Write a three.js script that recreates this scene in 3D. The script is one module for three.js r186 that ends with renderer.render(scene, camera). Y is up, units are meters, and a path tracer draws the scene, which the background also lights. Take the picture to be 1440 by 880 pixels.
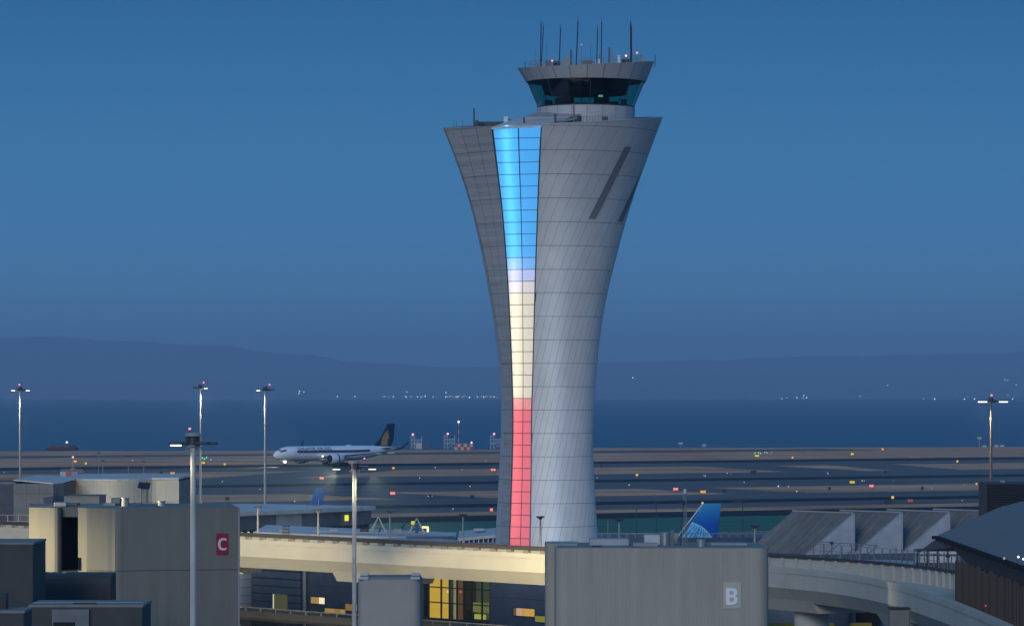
import * as THREE from 'three';
import { mergeGeometries } from 'three/addons/utils/BufferGeometryUtils.js';
import { RoundedBoxGeometry } from 'three/addons/geometries/RoundedBoxGeometry.js';
import { TextGeometry } from 'three/addons/geometries/TextGeometry.js';
import { FontLoader } from 'three/addons/loaders/FontLoader.js';
import { RectAreaLightUniformsLib } from 'three/addons/lights/RectAreaLightUniformsLib.js';

// ---------------------------------------------------------------- camera, sky, twilight, exposure
const F = 5500, H = 30, HORIZON = 552;                 // focal length in photo pixels, eye height, horizon row
const scene = new THREE.Scene();
const camera = new THREE.PerspectiveCamera(2 * Math.atan(440 / F) * 180 / Math.PI, 1440 / 880, 1, 60000);
camera.position.set(0, H, 0);
camera.setViewOffset(1440, 880, 0, 440 - HORIZON, 1440, 880);   // level camera, shifted lens: uprights stay upright
const renderer = new THREE.WebGLRenderer({ antialias: true });
renderer.setSize(1024, 625);
renderer.toneMapping = THREE.LinearToneMapping;
renderer.toneMappingExposure = 1;
renderer.shadowMap.enabled = true;
RectAreaLightUniformsLib.init();

const lin = (r, g, b) => { const c = new THREE.Color(); c.setRGB(r / 255, g / 255, b / 255, THREE.SRGBColorSpace); return c; };
{ // dusk sky: a gradient with height only
  const W = 64, Hh = 2048, data = new Float32Array(W * Hh * 4);
  const stops = [[-90, 50, 80, 125], [-0.4, 96, 150, 206], [0.2, 98, 157, 213], [0.9, 92, 161, 215], [2.6, 70, 141, 194], [5.8, 42, 106, 160], [14, 46, 111, 167], [90, 50, 113, 169]];
  for (let j = 0; j < Hh; j++) {
    const e = (j + 0.5) / Hh * 180 - 90;
    let k = 0; while (k < stops.length - 2 && e > stops[k + 1][0]) k++;
    const a = stops[k], b = stops[k + 1], t = Math.min(1, Math.max(0, (e - a[0]) / (b[0] - a[0])));
    const c = lin(a[1] + (b[1] - a[1]) * t, a[2] + (b[2] - a[2]) * t, a[3] + (b[3] - a[3]) * t);
    for (let i = 0; i < W; i++) { const o = (j * W + i) * 4; data[o] = c.r; data[o + 1] = c.g; data[o + 2] = c.b; data[o + 3] = 1; }
  }
  const sky = new THREE.DataTexture(data, W, Hh, THREE.RGBAFormat, THREE.FloatType);
  sky.mapping = THREE.EquirectangularReflectionMapping; sky.magFilter = THREE.LinearFilter; sky.needsUpdate = true;
  scene.background = sky; scene.environment = sky;
}
const sun = new THREE.DirectionalLight(new THREE.Color(1, 0.99, 0.98), 1.08);   // afterglow behind the camera, low and very soft
sun.position.set(-160, 215, 60); sun.target.position.set(0, 20, -420);
sun.castShadow = true; sun.shadow.radius = 40; sun.shadow.mapSize.set(2048, 2048);
Object.assign(sun.shadow.camera, { left: -260, right: 260, top: 200, bottom: -200, near: 1, far: 3000 });
scene.add(sun, sun.target);
scene.fog = new THREE.FogExp2(0xc2e0ff, 0.00009);

// ---------------------------------------------------------------- helpers
const V = (x, y, z) => new THREE.Vector3(x, y, z);
const P = (px, py, d) => V((px - 720) * d / F, H - (py - HORIZON) * d / F, -d);      // pixel at a known distance
const G = (px, py, y = 0) => P(px, py, (H - y) * F / (py - HORIZON));                 // pixel on a level surface
let seed = 7; const rnd = () => (seed = (seed * 1664525 + 1013904223) >>> 0) / 4294967296;
const rr = (a, b) => a + (b - a) * rnd();
const used = {};
const numbered = n => { const k = used[n] = (used[n] ?? -1) + 1; return k ? `${n}_${String(k).padStart(3, '0')}` : n; };
function tag(o, label, category, group, kind) { o.userData.label = label; o.userData.category = category; if (group) o.userData.group = group; if (kind) o.userData.kind = kind; return o; }
function mesh(name, geo, mat, parent) {
  const g = Array.isArray(geo) ? mergeGeometries(geo.map(x => clean(x))) : geo;
  const m = new THREE.Mesh(g, mat); m.name = parent ? name : numbered(name); m.castShadow = m.receiveShadow = true; (parent ?? scene).add(m); return m;
}
function thing(name, label, category, [x, y, z] = [0, 0, 0], turn = 0, group) {
  const o = new THREE.Group(); o.name = numbered(name); o.position.set(x, y, z); o.rotation.y = turn; scene.add(o); return tag(o, label, category, group);
}
function struct(name, geo, mat) { const m = mesh(name, geo, mat); m.userData.kind = 'structure'; return m; }
function clean(g) { g = g.index ? g.toNonIndexed() : g.clone(); for (const k of Object.keys(g.attributes)) if (!['position', 'normal', 'uv'].includes(k)) g.deleteAttribute(k); if (!g.attributes.normal) g.computeVertexNormals(); if (!g.attributes.uv) planar(g); return g; }
function planar(g) {                                                        // uv in metres, by the way each face points
  const p = g.attributes.position, n = g.attributes.normal, uv = new Float32Array(p.count * 2);
  for (let i = 0; i < p.count; i++) {
    const ax = Math.abs(n.getX(i)), ay = Math.abs(n.getY(i)), az = Math.abs(n.getZ(i));
    let u, v; if (ay > ax && ay > az) { u = p.getX(i); v = p.getZ(i); } else if (ax > az) { u = p.getZ(i); v = p.getY(i); } else { u = p.getX(i); v = p.getY(i); }
    uv[2 * i] = u; uv[2 * i + 1] = v;
  }
  g.setAttribute('uv', new THREE.BufferAttribute(uv, 2)); return g;
}
const box = (w, h, d, x = 0, y = 0, z = 0, r = 0) => { const g = (r ? new RoundedBoxGeometry(w, h, d, 2, r) : new THREE.BoxGeometry(w, h, d)); g.translate(x, y, z); const c = g.index ? g.toNonIndexed() : g; return planar(c); };
const cyl = (r0, r1, h, x = 0, y = 0, z = 0, seg = 16) => { const g = new THREE.CylinderGeometry(r1, r0, h, seg); g.translate(x, y + h / 2, z); return g; };   // base at y
function bar(a, b, r, seg = 6) { const d = b.clone().sub(a), g = new THREE.CylinderGeometry(r, r, d.length(), seg); g.applyQuaternion(new THREE.Quaternion().setFromUnitVectors(V(0, 1, 0), d.clone().normalize())); g.translate((a.x + b.x) / 2, (a.y + b.y) / 2, (a.z + b.z) / 2); return g; }
const ball = (r, x, y, z, seg = 10) => { const g = new THREE.SphereGeometry(r, seg, Math.max(6, seg >> 1)); g.translate(x, y, z); return g; };
function quads(list) {                                                      // list of [a,b,c,d] corners
  const pos = []; for (const [a, b, c, d] of list) for (const v of d ? [a, b, c, a, c, d] : [a, b, c]) pos.push(v.x, v.y, v.z);
  const g = new THREE.BufferGeometry(); g.setAttribute('position', new THREE.Float32BufferAttribute(pos, 3)); g.computeVertexNormals(); return planar(g);
}
function slab(poly, h) {                                                    // polygon (array of V, anticlockwise from above) with thickness h below it
  const lo = poly.map(v => V(v.x, v.y - h, v.z)), q = [], c = poly.reduce((s, v) => s.add(v), V(0, 0, 0)).divideScalar(poly.length), cl = V(c.x, c.y - h, c.z);
  poly.forEach((a, i) => { const j = (i + 1) % poly.length; q.push([c, a, poly[j]], [cl, lo[j], lo[i]], [a, lo[i], lo[j], poly[j]]); });
  return quads(q);
}
function extrudePlan(pts, y0, y1) {                                         // closed plan outline [x,z] raised from y0 to y1
  const s = new THREE.Shape(pts.map(([x, z]) => new THREE.Vector2(x, -z)));
  const g = new THREE.ExtrudeGeometry(s, { depth: y1 - y0, bevelEnabled: false }); g.rotateX(-Math.PI / 2); g.translate(0, y0, 0); return planar(g.index ? g.toNonIndexed() : g);
}
function grid(nu, nv, fn) {                                                 // smooth sheet
  const pos = [], idx = [], uv = []; for (let j = 0; j <= nv; j++) for (let i = 0; i <= nu; i++) { const p = fn(i / nu, j / nv); pos.push(p.x, p.y, p.z); uv.push(i / nu, j / nv); }
  for (let j = 0; j < nv; j++) for (let i = 0; i < nu; i++) { const a = j * (nu + 1) + i, b = a + 1, c = a + nu + 1, d = c + 1; idx.push(a, b, d, a, d, c); }
  const g = new THREE.BufferGeometry(); g.setAttribute('position', new THREE.Float32BufferAttribute(pos, 3)); g.setAttribute('uv', new THREE.Float32BufferAttribute(uv, 2)); g.setIndex(idx); g.computeVertexNormals(); return g;
}
// plane through a point, facing n: where a pixel meets it
function hit(px, py, pt, n) { const o = V(0, H, 0), d = P(px, py, 1).sub(o); return o.clone().addScaledVector(d, pt.clone().sub(o).dot(n) / d.dot(n)); }

// ---------------------------------------------------------------- materials
function noiseGrid(n, s) { let q = s; const r = () => (q = (q * 1664525 + 1013904223) >>> 0) / 4294967296; return Float32Array.from({ length: n * n }, r); }
function fbm(size, cells, oct, s, ax = 1, ay = 1) {
  const out = new Float32Array(size * size); let amp = 1, tot = 0;
  for (let o = 0; o < oct; o++) {
    const nx = Math.max(1, Math.round(cells * ax)) << o, ny = Math.max(1, Math.round(cells * ay)) << o, N = Math.max(nx, ny), g = noiseGrid(N, s + o * 977);
    for (let j = 0; j < size; j++) for (let i = 0; i < size; i++) {
      const x = i / size * nx, y = j / size * ny, xi = x | 0, yi = y | 0, fx = x - xi, fy = y - yi, u = fx * fx * (3 - 2 * fx), v = fy * fy * (3 - 2 * fy);
      const A = g[(yi % ny) * N + xi % nx], B = g[(yi % ny) * N + (xi + 1) % nx], C = g[((yi + 1) % ny) * N + xi % nx], D = g[((yi + 1) % ny) * N + (xi + 1) % nx];
      out[j * size + i] += amp * (A + (B - A) * u + (C - A) * v + (A - B - C + D) * u * v);
    }
    tot += amp; amp *= 0.55;
  }
  for (let i = 0; i < out.length; i++) out[i] /= tot; return out;
}
function tex(size, fn, repeat = 1, repeatY = repeat, color = true) {
  const d = new Uint8Array(size * size * 4);
  for (let i = 0; i < size * size; i++) { const c = fn(i); for (let k = 0; k < 3; k++) d[4 * i + k] = Math.max(0, Math.min(255, 255 * (Array.isArray(c) ? c[k] : c))); d[4 * i + 3] = 255; }
  const t = new THREE.DataTexture(d, size, size); t.magFilter = t.minFilter = THREE.LinearFilter; t.wrapS = t.wrapT = THREE.RepeatWrapping; t.repeat.set(repeat, repeatY); if (color) t.colorSpace = THREE.SRGBColorSpace; t.needsUpdate = true; return t;
}
const nA = fbm(256, 4, 6, 11), nB = fbm(256, 16, 4, 23), nS = fbm(256, 3, 5, 37, 8, 1), nW = fbm(512, 10, 5, 51, 1, 5), nV = fbm(256, 2, 5, 77, 1, 10), nG = fbm(512, 6, 6, 63, 1, 3);
const mottle = tex(256, i => 0.86 + 0.2 * (nA[i] - 0.5) + 0.12 * (nB[i] - 0.5), 0.08);
const faint = tex(256, i => 0.93 + 0.07 * (nA[i] - 0.5) + 0.05 * (nB[i] - 0.5), 0.05);
const boards = tex(256, i => 0.86 + 0.22 * (nV[i] - 0.5) + 0.06 * (nB[i] - 0.5), 0.05, 0.22);
const stain = tex(256, i => 0.92 + 0.13 * (nS[i] - 0.5) + 0.05 * (nA[i] - 0.5), 0.09, 0.05);
const streak = tex(256, i => 0.84 + 0.3 * (nS[i] - 0.5) + 0.15 * (nB[i] - 0.5), 0.11, 0.06);
const fine = tex(256, i => nB[i], 0.5, 0.5, false);
const mat = (r, g, b, rough = 0.8, o = {}) => new THREE.MeshStandardMaterial({ color: new THREE.Color(r, g, b), roughness: rough, ...o });
const glow = (r, g, b, k = 1) => new THREE.MeshStandardMaterial({ color: 0x050505, roughness: 0.6, emissive: new THREE.Color(r, g, b), emissiveIntensity: k });
const M = {
  concrete: mat(0.56, 0.535, 0.47, 0.85, { map: faint, bumpMap: fine, bumpScale: 0.004 }),
  concreteDim: mat(0.30, 0.29, 0.27, 0.85, { map: mottle }),
  beamBrown: mat(0.055, 0.045, 0.037, 0.8),
  dark: mat(0.02, 0.021, 0.024, 0.6), black: mat(0.006, 0.006, 0.007, 0.8),
  steel: mat(0.34, 0.35, 0.37, 0.45, { metalness: 0.6 }), steelDark: mat(0.06, 0.065, 0.075, 0.5, { metalness: 0.4 }),
  galv: mat(0.42, 0.43, 0.44, 0.55, { map: mottle }),
  white: mat(0.72, 0.73, 0.74, 0.6, { map: mottle }), whitePaint: mat(0.75, 0.76, 0.78, 0.4),
  roofPale: mat(0.5, 0.52, 0.55, 0.7, { map: mottle }),
  wallGrey: mat(0.24, 0.25, 0.26, 0.75, { map: mottle }), wallBlue: mat(0.12, 0.15, 0.2, 0.7, { map: mottle }),
  wallNavy: mat(0.10, 0.12, 0.165, 0.6, { map: mottle }), wallDark: mat(0.085, 0.083, 0.08, 0.8, { map: mottle }),
  stucco: mat(0.30, 0.30, 0.285, 0.85, { map: mottle, bumpMap: fine, bumpScale: 0.003 }),
  red: mat(0.42, 0.05, 0.035, 0.6), orange: mat(0.5, 0.12, 0.04, 0.6),
  glassDark: new THREE.MeshPhysicalMaterial({ color: new THREE.Color(0.02, 0.03, 0.035), roughness: 0.06 }),
};
const font = await new FontLoader().loadAsync('fonts/droid/droid_sans_bold.typeface.json');

// ---------------------------------------------------------------- ground, pavements, bay, far hills
const RD = V(0.862, 0, -0.508), RN = V(-0.508, 0, -0.862);                  // along and across the runways
const onField = (s, t, y) => V(RD.x * s + RN.x * t, y, RD.z * s + RN.z * t);
{
  const shore = [[-6000, 636], [-1200, 636], [0, 634.5], [360, 634], [700, 632], [840, 629.5], [1100, 629.2], [1440, 628.4], [2600, 627], [8000, 626]].map(([x, y]) => G(x, y));
  const near = [V(5200, 0, 60), V(-5200, 0, 60)];
  const sh = new THREE.Shape([...shore, ...near].map(v => new THREE.Vector2(v.x, -v.z)));
  const g = new THREE.ExtrudeGeometry(sh, { depth: 3, bevelEnabled: false }); g.rotateX(-Math.PI / 2); g.translate(0, -3, 0);
  const grass = tex(512, i => { const v = nG[i], w = nA[(i * 7) % nA.length] * 0.15; return [0.64 + 0.5 * (v - 0.5) + w, 0.47 + 0.42 * (v - 0.5) + w, 0.38 + 0.36 * (v - 0.5) + w * 0.8]; }, 0.004, 0.012);
  struct('ground', planar(g.toNonIndexed()), new THREE.MeshPhysicalMaterial({ color: new THREE.Color(1.5, 1.36, 1.22), roughness: 1, specularIntensity: 0.2, map: grass }));
  const pave = tex(512, i => { const v = 0.74 + 0.4 * (nG[i] - 0.5) + 0.15 * (nW[i] - 0.5); return v; }, 0.003, 0.02);
  const asphalt = matte(0.30, 0.28, 0.275, pave), runway = matte(0.05, 0.05, 0.055, pave), apron = mat(0.22, 0.22, 0.225, 0.6, { map: pave }), green = mat(0.03, 0.26, 0.15, 0.9, { map: pave });
  function matte(r, g, b, map) { return new THREE.MeshPhysicalMaterial({ color: new THREE.Color(r, g, b), roughness: 0.95, specularIntensity: 0.25, map }); }
  const T = y => 140415 / (y - 552);
  const strip = (name, y0, y1, m, lift, s0 = -2600, s1 = 1500) => struct(name, quads([[onField(s0, T(y1), lift), onField(s1, T(y1), lift), onField(s1, T(y0), lift), onField(s0, T(y0), lift)]]), m);
  strip('taxiway', 634, 637, asphalt, 0.03, -2600, 1200);
  strip('runway', 649, 652.6, runway, 0.06); strip('runway_shoulder', 652.6, 657.5, asphalt, 0.03);
  strip('taxiway', 667, 675, asphalt, 0.03); strip('runway', 675, 678.6, runway, 0.06); strip('runway_shoulder', 678.6, 688, asphalt, 0.03);
  strip('taxiway', 698, 706, asphalt, 0.03); strip('runway', 706, 710.5, runway, 0.06); strip('taxiway', 710.5, 717, asphalt, 0.03);
  strip('taxiway', 722, 730, runway, 0.03);
  strip('green_painted_ground', 730, 752, green, 0.03, -160, 1200);
  strip('taxiway', 735, 752, asphalt, 0.03, -2600, -160);
  struct('apron', quads([[onField(-1600, 40, 0.05), onField(900, 40, 0.05), onField(900, T(753), 0.05), onField(-1600, T(753), 0.05)]]), apron);
  for (const [x0, y0, x1, y1, w] of [[560, 657, 300, 676, 30], [1010, 654, 1330, 672, 34], [380, 688, 660, 703, 30], [900, 684, 1180, 699, 26], [1390, 668, 1180, 651, 30], [180, 676, 420, 690, 26], [620, 700, 760, 712, 20]]) {
    const a = G(x0, y0), b = G(x1, y1), n = b.clone().sub(a).normalize().multiplyScalar(w / 2), q = V(-n.z, 0.02, n.x), p = V(n.z, 0.02, -n.x);
    struct('connecting_taxiway', quads([[a.clone().add(q), a.clone().add(p), b.clone().add(p), b.clone().add(q)]]), asphalt);
  }
  const wv = tex(512, i => nW[i], 0.01, 0.01, false);
  const bay = quads([[V(-9000, -1.2, -1700), V(9000, -1.2, -1700), V(9000, -1.2, -17400), V(-9000, -1.2, -17400)]]);
  struct('bay_water', bay, new THREE.MeshPhysicalMaterial({ color: new THREE.Color(0.022, 0.075, 0.14), roughness: 0.38, ior: 1.33, bumpMap: wv, bumpScale: 0.9 }));
  // two ranges of hills behind the far shore
  const ridge = (name, d0, d1, prof, sd, c) => {
    let q = sd; const r = () => (q = (q * 1664525 + 1013904223) >>> 0) / 4294967296; const jag = Array.from({ length: 400 }, r);
    const nz = (x, f) => { const t = x * f + 200, i = Math.floor(t), u = t - i; return jag[((i % 400) + 400) % 400] * (1 - u) + jag[(((i + 1) % 400) + 400) % 400] * u; };
    const at = px => { let k = 0; while (k < prof.length - 2 && px > prof[k + 1][0]) k++; const [x0, a] = prof[k], [x1, b] = prof[k + 1]; let t = Math.min(1, Math.max(0, (px - x0) / (x1 - x0))); t = t * t * (3 - 2 * t); return a + (b - a) * t; };
    const g = grid(220, 14, (u, v) => {
      const px = -700 + u * 2840, d = d0 + (d1 - d0) * v, top = H + (HORIZON - at(px) - 2.6 * nz(px, 0.05) - 1.4 * nz(px, 0.13)) * d1 / F;
      const rise = Math.pow(v, 0.8) * (0.86 + 0.14 * nz(px + v * 300, 0.03 + 0.02 * v)) + 0.05 * Math.sin(v * 9 + nz(px, 0.02) * 7) * v * (1 - v);
      return V((px - 720) * d / F, v === 0 ? -90 : -2 + Math.max(0, v > 0.99 ? top : top * rise), -d);
    });
    return struct(name, g, mat(...c, 0.95, { map: mottle }));
  };
  ridge('far_hills', 24000, 32000, [[-700, 486], [0, 474], [80, 471], [150, 477], [300, 484], [420, 496], [520, 508], [640, 514], [760, 511], [860, 506], [1000, 504], [1160, 499], [1300, 496], [1440, 493], [2140, 488]], 5, [0.12, 0.15, 0.15]);
  ridge('shore_lowland', 16700, 17600, [[-700, 560], [0, 559], [300, 560], [600, 560], [800, 560], [1100, 559], [1440, 558], [2140, 558]], 9, [0.12, 0.15, 0.15]);
}

// ---------------------------------------------------------------- control tower
{
  const D = 450, S = F / D, X0 = (772 - 720) / S;
  const tower = thing('control_tower', 'tall flared grey control tower with a lit blue, white and red glass strip', 'control tower', [X0, 0, -D]);
  const curve = pts => py => {                                             // smooth curve through the measured outline
    let k = 0; while (k < pts.length - 2 && py > pts[k + 1][0]) k++;
    const sl = i => i <= 0 ? (pts[1][1] - pts[0][1]) / (pts[1][0] - pts[0][0]) : i >= pts.length - 1 ? (pts[i][1] - pts[i - 1][1]) / (pts[i][0] - pts[i - 1][0]) : (pts[i + 1][1] - pts[i - 1][1]) / (pts[i + 1][0] - pts[i - 1][0]);
    const [x0, y0] = pts[k], [x1, y1] = pts[k + 1], h = x1 - x0, t = (py - x0) / h, t2 = t * t, t3 = t2 * t;
    return (2 * t3 - 3 * t2 + 1) * y0 + (t3 - 2 * t2 + t) * h * sl(k) + (-2 * t3 + 3 * t2) * y1 + (t3 - t2) * h * sl(k + 1);
  };
  const cL = curve([[150, 609], [181, 622], [228, 640.5], [269, 654.5], [313, 666.5], [354, 675.7], [394, 683.3], [435, 690.5], [480, 697], [520, 701.5], [560, 703.8], [610, 703.6], [660, 701.3], [710, 698.7], [760, 695.7], [920, 688]]);
  const cR = curve([[150, 938], [165, 932], [217, 912.7], [269, 893.8], [318, 878.6], [364, 866.2], [405, 856], [448, 847.6], [482, 843], [516, 839.6], [550, 836.8], [600, 834.6], [640, 834.3], [670, 835.5], [710, 838], [760, 841], [920, 849]]);
  const cl = curve([[150, 688], [179, 691], [250, 700], [302, 706.3], [367, 711.8], [412, 714.8], [462, 717.4], [525, 720], [575, 721.3], [610, 721.2], [660, 720], [735, 717.4], [768, 716], [920, 711]]);
  const cr = curve([[150, 763.5], [178, 762], [242, 758.8], [313, 756], [378, 753.7], [450, 751.5], [510, 750], [560, 748.5], [610, 747.6], [660, 747.4], [768, 745.5], [920, 742]]);
  const cb = curve([[150, 0.012], [300, 0.03], [420, 0.06], [560, 0.085], [768, 0.11], [920, 0.12]]);   // width of the return beside the wing
  const pyOf = y => HORIZON - (y - H) * S, yOf = py => H + (HORIZON - py) / S;
  const cache = new Map();
  function sec(y) {
    const key = Math.round(y * 200); if (cache.has(key)) return cache.get(key);
    const py = pyOf(y), L = (cL(py) - 772) / S, R_ = (cR(py) - 772) / S, xc = (L + R_) / 2, R = (R_ - L) / 2;
    const ang = p => { let a = -0.4; for (let i = 0; i < 6; i++) { const z = R * Math.cos(a), x = (p - 720) * (D - z) / F - X0; a = Math.asin(Math.max(-0.98, Math.min(0.98, (x - xc) / R))); } return a; };
    const o = { xc, R, al: ang(cl(py)), ar: ang(cr(py)), bev: cb(py) }; cache.set(key, o); return o;
  }
  const END = 4.57;                                                         // where the shell stops, behind the left wing
  const on = (a, y, off = 0) => { const s = sec(y); return V(s.xc + (s.R + off) * Math.sin(a), y, (s.R + off) * Math.cos(a)); };
  const rim = (x, z) => yOf(180.5 - 0.05 * (772 + x * S - 622) + 0.078 * z * S);
  const capped = (fn, y, off = 0) => { let v = fn(y); for (let i = 0; i < 5; i++) { const r = rim(v.x, v.z) + off; if (v.y > r + 1e-4 || i && Math.abs(v.y - r) > 1e-4 && y > r) v = fn(Math.min(y, r)); else break; } return v; };
  const wingA = y => { const s = sec(y); return V(s.xc + s.R * Math.sin(s.al), y, s.R * Math.cos(s.al)); };
  const wingB = y => { const s = sec(y); return V(s.xc - s.R * (1 - s.bev), y, s.R * 0.22); };
  const wingC = y => { const s = sec(y); return V(s.xc + s.R * Math.sin(END), y, s.R * Math.cos(END)); };
  const stripL = y => wingA(y), stripR = y => on(sec(y).ar, y);
  const J0 = 41.31, PITCH = 2.659;
  const shellMats = [0, 1, 2, 3].map(k => mat(0.60 + 0.008 * k, 0.58 + 0.008 * k, 0.575 + 0.008 * k, 0.5 + 0.01 * k, { metalness: 0.25, map: faint }));
  const wingMats = [0, 1, 2].map(k => mat(0.575 + 0.012 * k, 0.555 + 0.012 * k, 0.55 + 0.012 * k, 0.55, { map: boards, metalness: 0.2 }));
  const core = mat(0.07, 0.075, 0.085, 0.8);
  // core behind the cladding
  {
    const N = 72, rows = []; const ys = []; for (let y = 0; y < 62.4; y += 1.3295) ys.push(y); ys.push(62.4);
    const ringAt = y => { const s = sec(y), out = []; for (let i = 0; i <= 56; i++) out.push(yy => { const q = sec(yy); return on(q.ar + (END - q.ar) * i / 56, yy, -0.14); });
      const inset = f => yy => { const v = f(yy); return V(v.x * 0.985, yy, v.z - 0.16); };
      out.push(inset(yy => wingB(yy).add(V(0.05, 0, -0.3)))); for (let i = 0; i <= 4; i++) out.push(inset(yy => wingB(yy).lerp(wingA(yy), i / 4)));
      out.push(yy => { const v = stripL(yy); return V(v.x, yy, v.z - 1.5); }); out.push(yy => { const v = stripR(yy); return V(v.x, yy, v.z - 1.5); }); return out; };
    const fs = ringAt(10), n = fs.length, q = [];
    const P2 = ys.map(y => fs.map(f => capped(f, y, -0.25)));
    for (let j = 0; j < ys.length - 1; j++) for (let i = 0; i < n; i++) { const k = (i + 1) % n; q.push([P2[j][i], P2[j][k], P2[j + 1][k], P2[j + 1][i]]); }
    const top = P2[ys.length - 1], c = top.reduce((s, v) => s.add(v), V(0, 0, 0)).divideScalar(n); for (let i = 0; i < n; i++) q.push([c, top[i], top[(i + 1) % n]]);
    mesh('core', quads(q), core, tower);
  }
  // shell cladding: leaning panels in level courses
  const rear = [], CW = 0.13, LEAN = 0.04;
  for (let k = -16; k < 9; k++) {
    const y0 = Math.max(0.02, J0 + k * PITCH) + 0.02, y1 = J0 + (k + 1) * PITCH - 0.025; if (y1 < 0.3) continue;
    for (let c = -40; c < 75; c++) {
      const e0 = y => Math.max(sec(y).ar + 0.004, Math.min(END, c * CW + LEAN * (y - 30))), e1 = y => Math.max(sec(y).ar + 0.004, Math.min(END, (c + 1) * CW + LEAN * (y - 30)));
      if (e1(y0) - e0(y0) < 0.02 && e1(y1) - e0(y1) < 0.02) continue;
      const g = 0.012 / sec(y0).R, off = 0.012 * rnd();
      const geo = grid(2, 2, (u, v) => { const y = y0 + (y1 - y0) * v; return capped(yy => { const w0 = e0(yy) + g, w1 = e1(yy) - g; return on(w0 + Math.max(0, w1 - w0) * u, yy, off); }, y); });
      if (geo.attributes.position.getY(0) > geo.attributes.position.getY(8) - 0.05) continue;
      planarSkin(geo); roundNormals(geo);
      const mid = (e0((y0 + y1) / 2) + e1((y0 + y1) / 2)) / 2;
      if (mid < 1.72 && y1 > 12.5) mesh('shell_panel', geo, shellMats[Math.floor(rnd() * 4)], tower); else rear.push(geo);
    }
  }
  function roundNormals(g) { const p = g.attributes.position, n = g.attributes.normal; for (let i = 0; i < p.count; i++) { const y = p.getY(i), s = sec(y), dR = (sec(Math.min(y + 0.6, 62.6)).R - sec(Math.max(y - 0.6, 0)).R) / 1.2, v = V((p.getX(i) - s.xc) / s.R, -dR, p.getZ(i) / s.R).normalize(); n.setXYZ(i, v.x, v.y, v.z); } }
  function planarSkin(g) { const p = g.attributes.position, uv = g.attributes.uv; for (let i = 0; i < p.count; i++) uv.setXY(i, Math.atan2(p.getX(i), p.getZ(i)) * 7, p.getY(i)); }
  mesh('shell_rear_panels', rear, shellMats[1], tower).userData.kind = 'stuff';
  // left wing and its return
  for (let k = -16; k < 9; k++) {
    const y0 = Math.max(0.02, J0 + k * PITCH) + 0.02, y1 = J0 + (k + 1) * PITCH - 0.025; if (y1 < 0.3) continue;
    for (let c = 0; c < 3; c++) {
      const geo = grid(1, 2, (u, v) => capped(yy => { const t = (c + 0.012 + 0.976 * u) / 3; return wingB(yy).lerp(wingA(yy), 0.005 + t * 0.98); }, y0 + (y1 - y0) * v));
      if (geo.attributes.position.getY(4) - geo.attributes.position.getY(0) < 0.1) continue; planarSkin(geo);
      mesh('wing_panel', geo, wingMats[Math.floor(rnd() * 3)], tower);
    }
    const geo = grid(1, 2, (u, v) => capped(yy => wingC(yy).lerp(wingB(yy), u), y0 + (y1 - y0) * v));
    if (geo.attributes.position.getY(4) - geo.attributes.position.getY(0) > 0.1) mesh('wing_return', geo, shellMats[2], tower);
  }
  // lit glass strip: two columns of panes between dark bars
  const PR = PITCH / 2, ledRow = py => {
    if (py < 363) return [[0.035, 0.46, 1.05], [0.03, 0.42, 1.0]]; if (py < 379) return [[0.16, 0.50, 1.0], [0.14, 0.46, 0.98]];
    if (py < 396) return [[0.52, 0.56, 0.95], [0.48, 0.54, 0.93]]; if (py < 412) return [[0.78, 0.70, 0.66], [0.72, 0.67, 0.64]];
    if (py < 560) return [[0.80, 0.72, 0.56], [0.76, 0.70, 0.56]]; if (py < 577) return [[0.80, 0.26, 0.24], [0.80, 0.24, 0.24]];
    return [[0.82, 0.10, 0.14], [0.82, 0.10, 0.15]];
  };
  const ledMats = new Map();
  const paneAt = (t, y) => { const a = stripL(y), b = stripR(y); return a.lerp(b, t).add(V(0, 0, -0.12)); };
  const ledLights = [];
  for (let k = -31; k < 18; k++) {
    const y0 = J0 + k * PR, y1 = Math.min(y0 + PR, 99); if (y0 < 0) continue;
    const pyv = HORIZON - (((y0 + y1) / 2) - H) * F / 440; const cols = ledRow(pyv);
    const top = yy => capped(q => paneAt(0.3, q), yy, -0.12).y; const t0 = y0 + 0.035, t1 = Math.min(y1 - 0.035, top(y1)); if (t1 - t0 < 0.25) continue;
    const edges = [0.02, 0.53 - 0.012, 0.53 + 0.012, 0.985];
    for (let c = 0; c < 2; c++) {
      const key = cols[c].join(); if (!ledMats.has(key)) ledMats.set(key, new THREE.MeshPhysicalMaterial({ color: new THREE.Color(0.32, 0.32, 0.32), roughness: 1, transmission: 0.6, thickness: 0, emissive: new THREE.Color(...cols[c]), emissiveIntensity: 1.95 }));
      const a0 = paneAt(edges[2 * c], t0), b0 = paneAt(edges[2 * c + 1], t0), b1 = paneAt(edges[2 * c + 1], t1), a1 = paneAt(edges[2 * c], t1);
      mesh('light_pane', quads([[a0, b0, b1, a1]]), ledMats.get(key), tower);
    }
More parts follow.
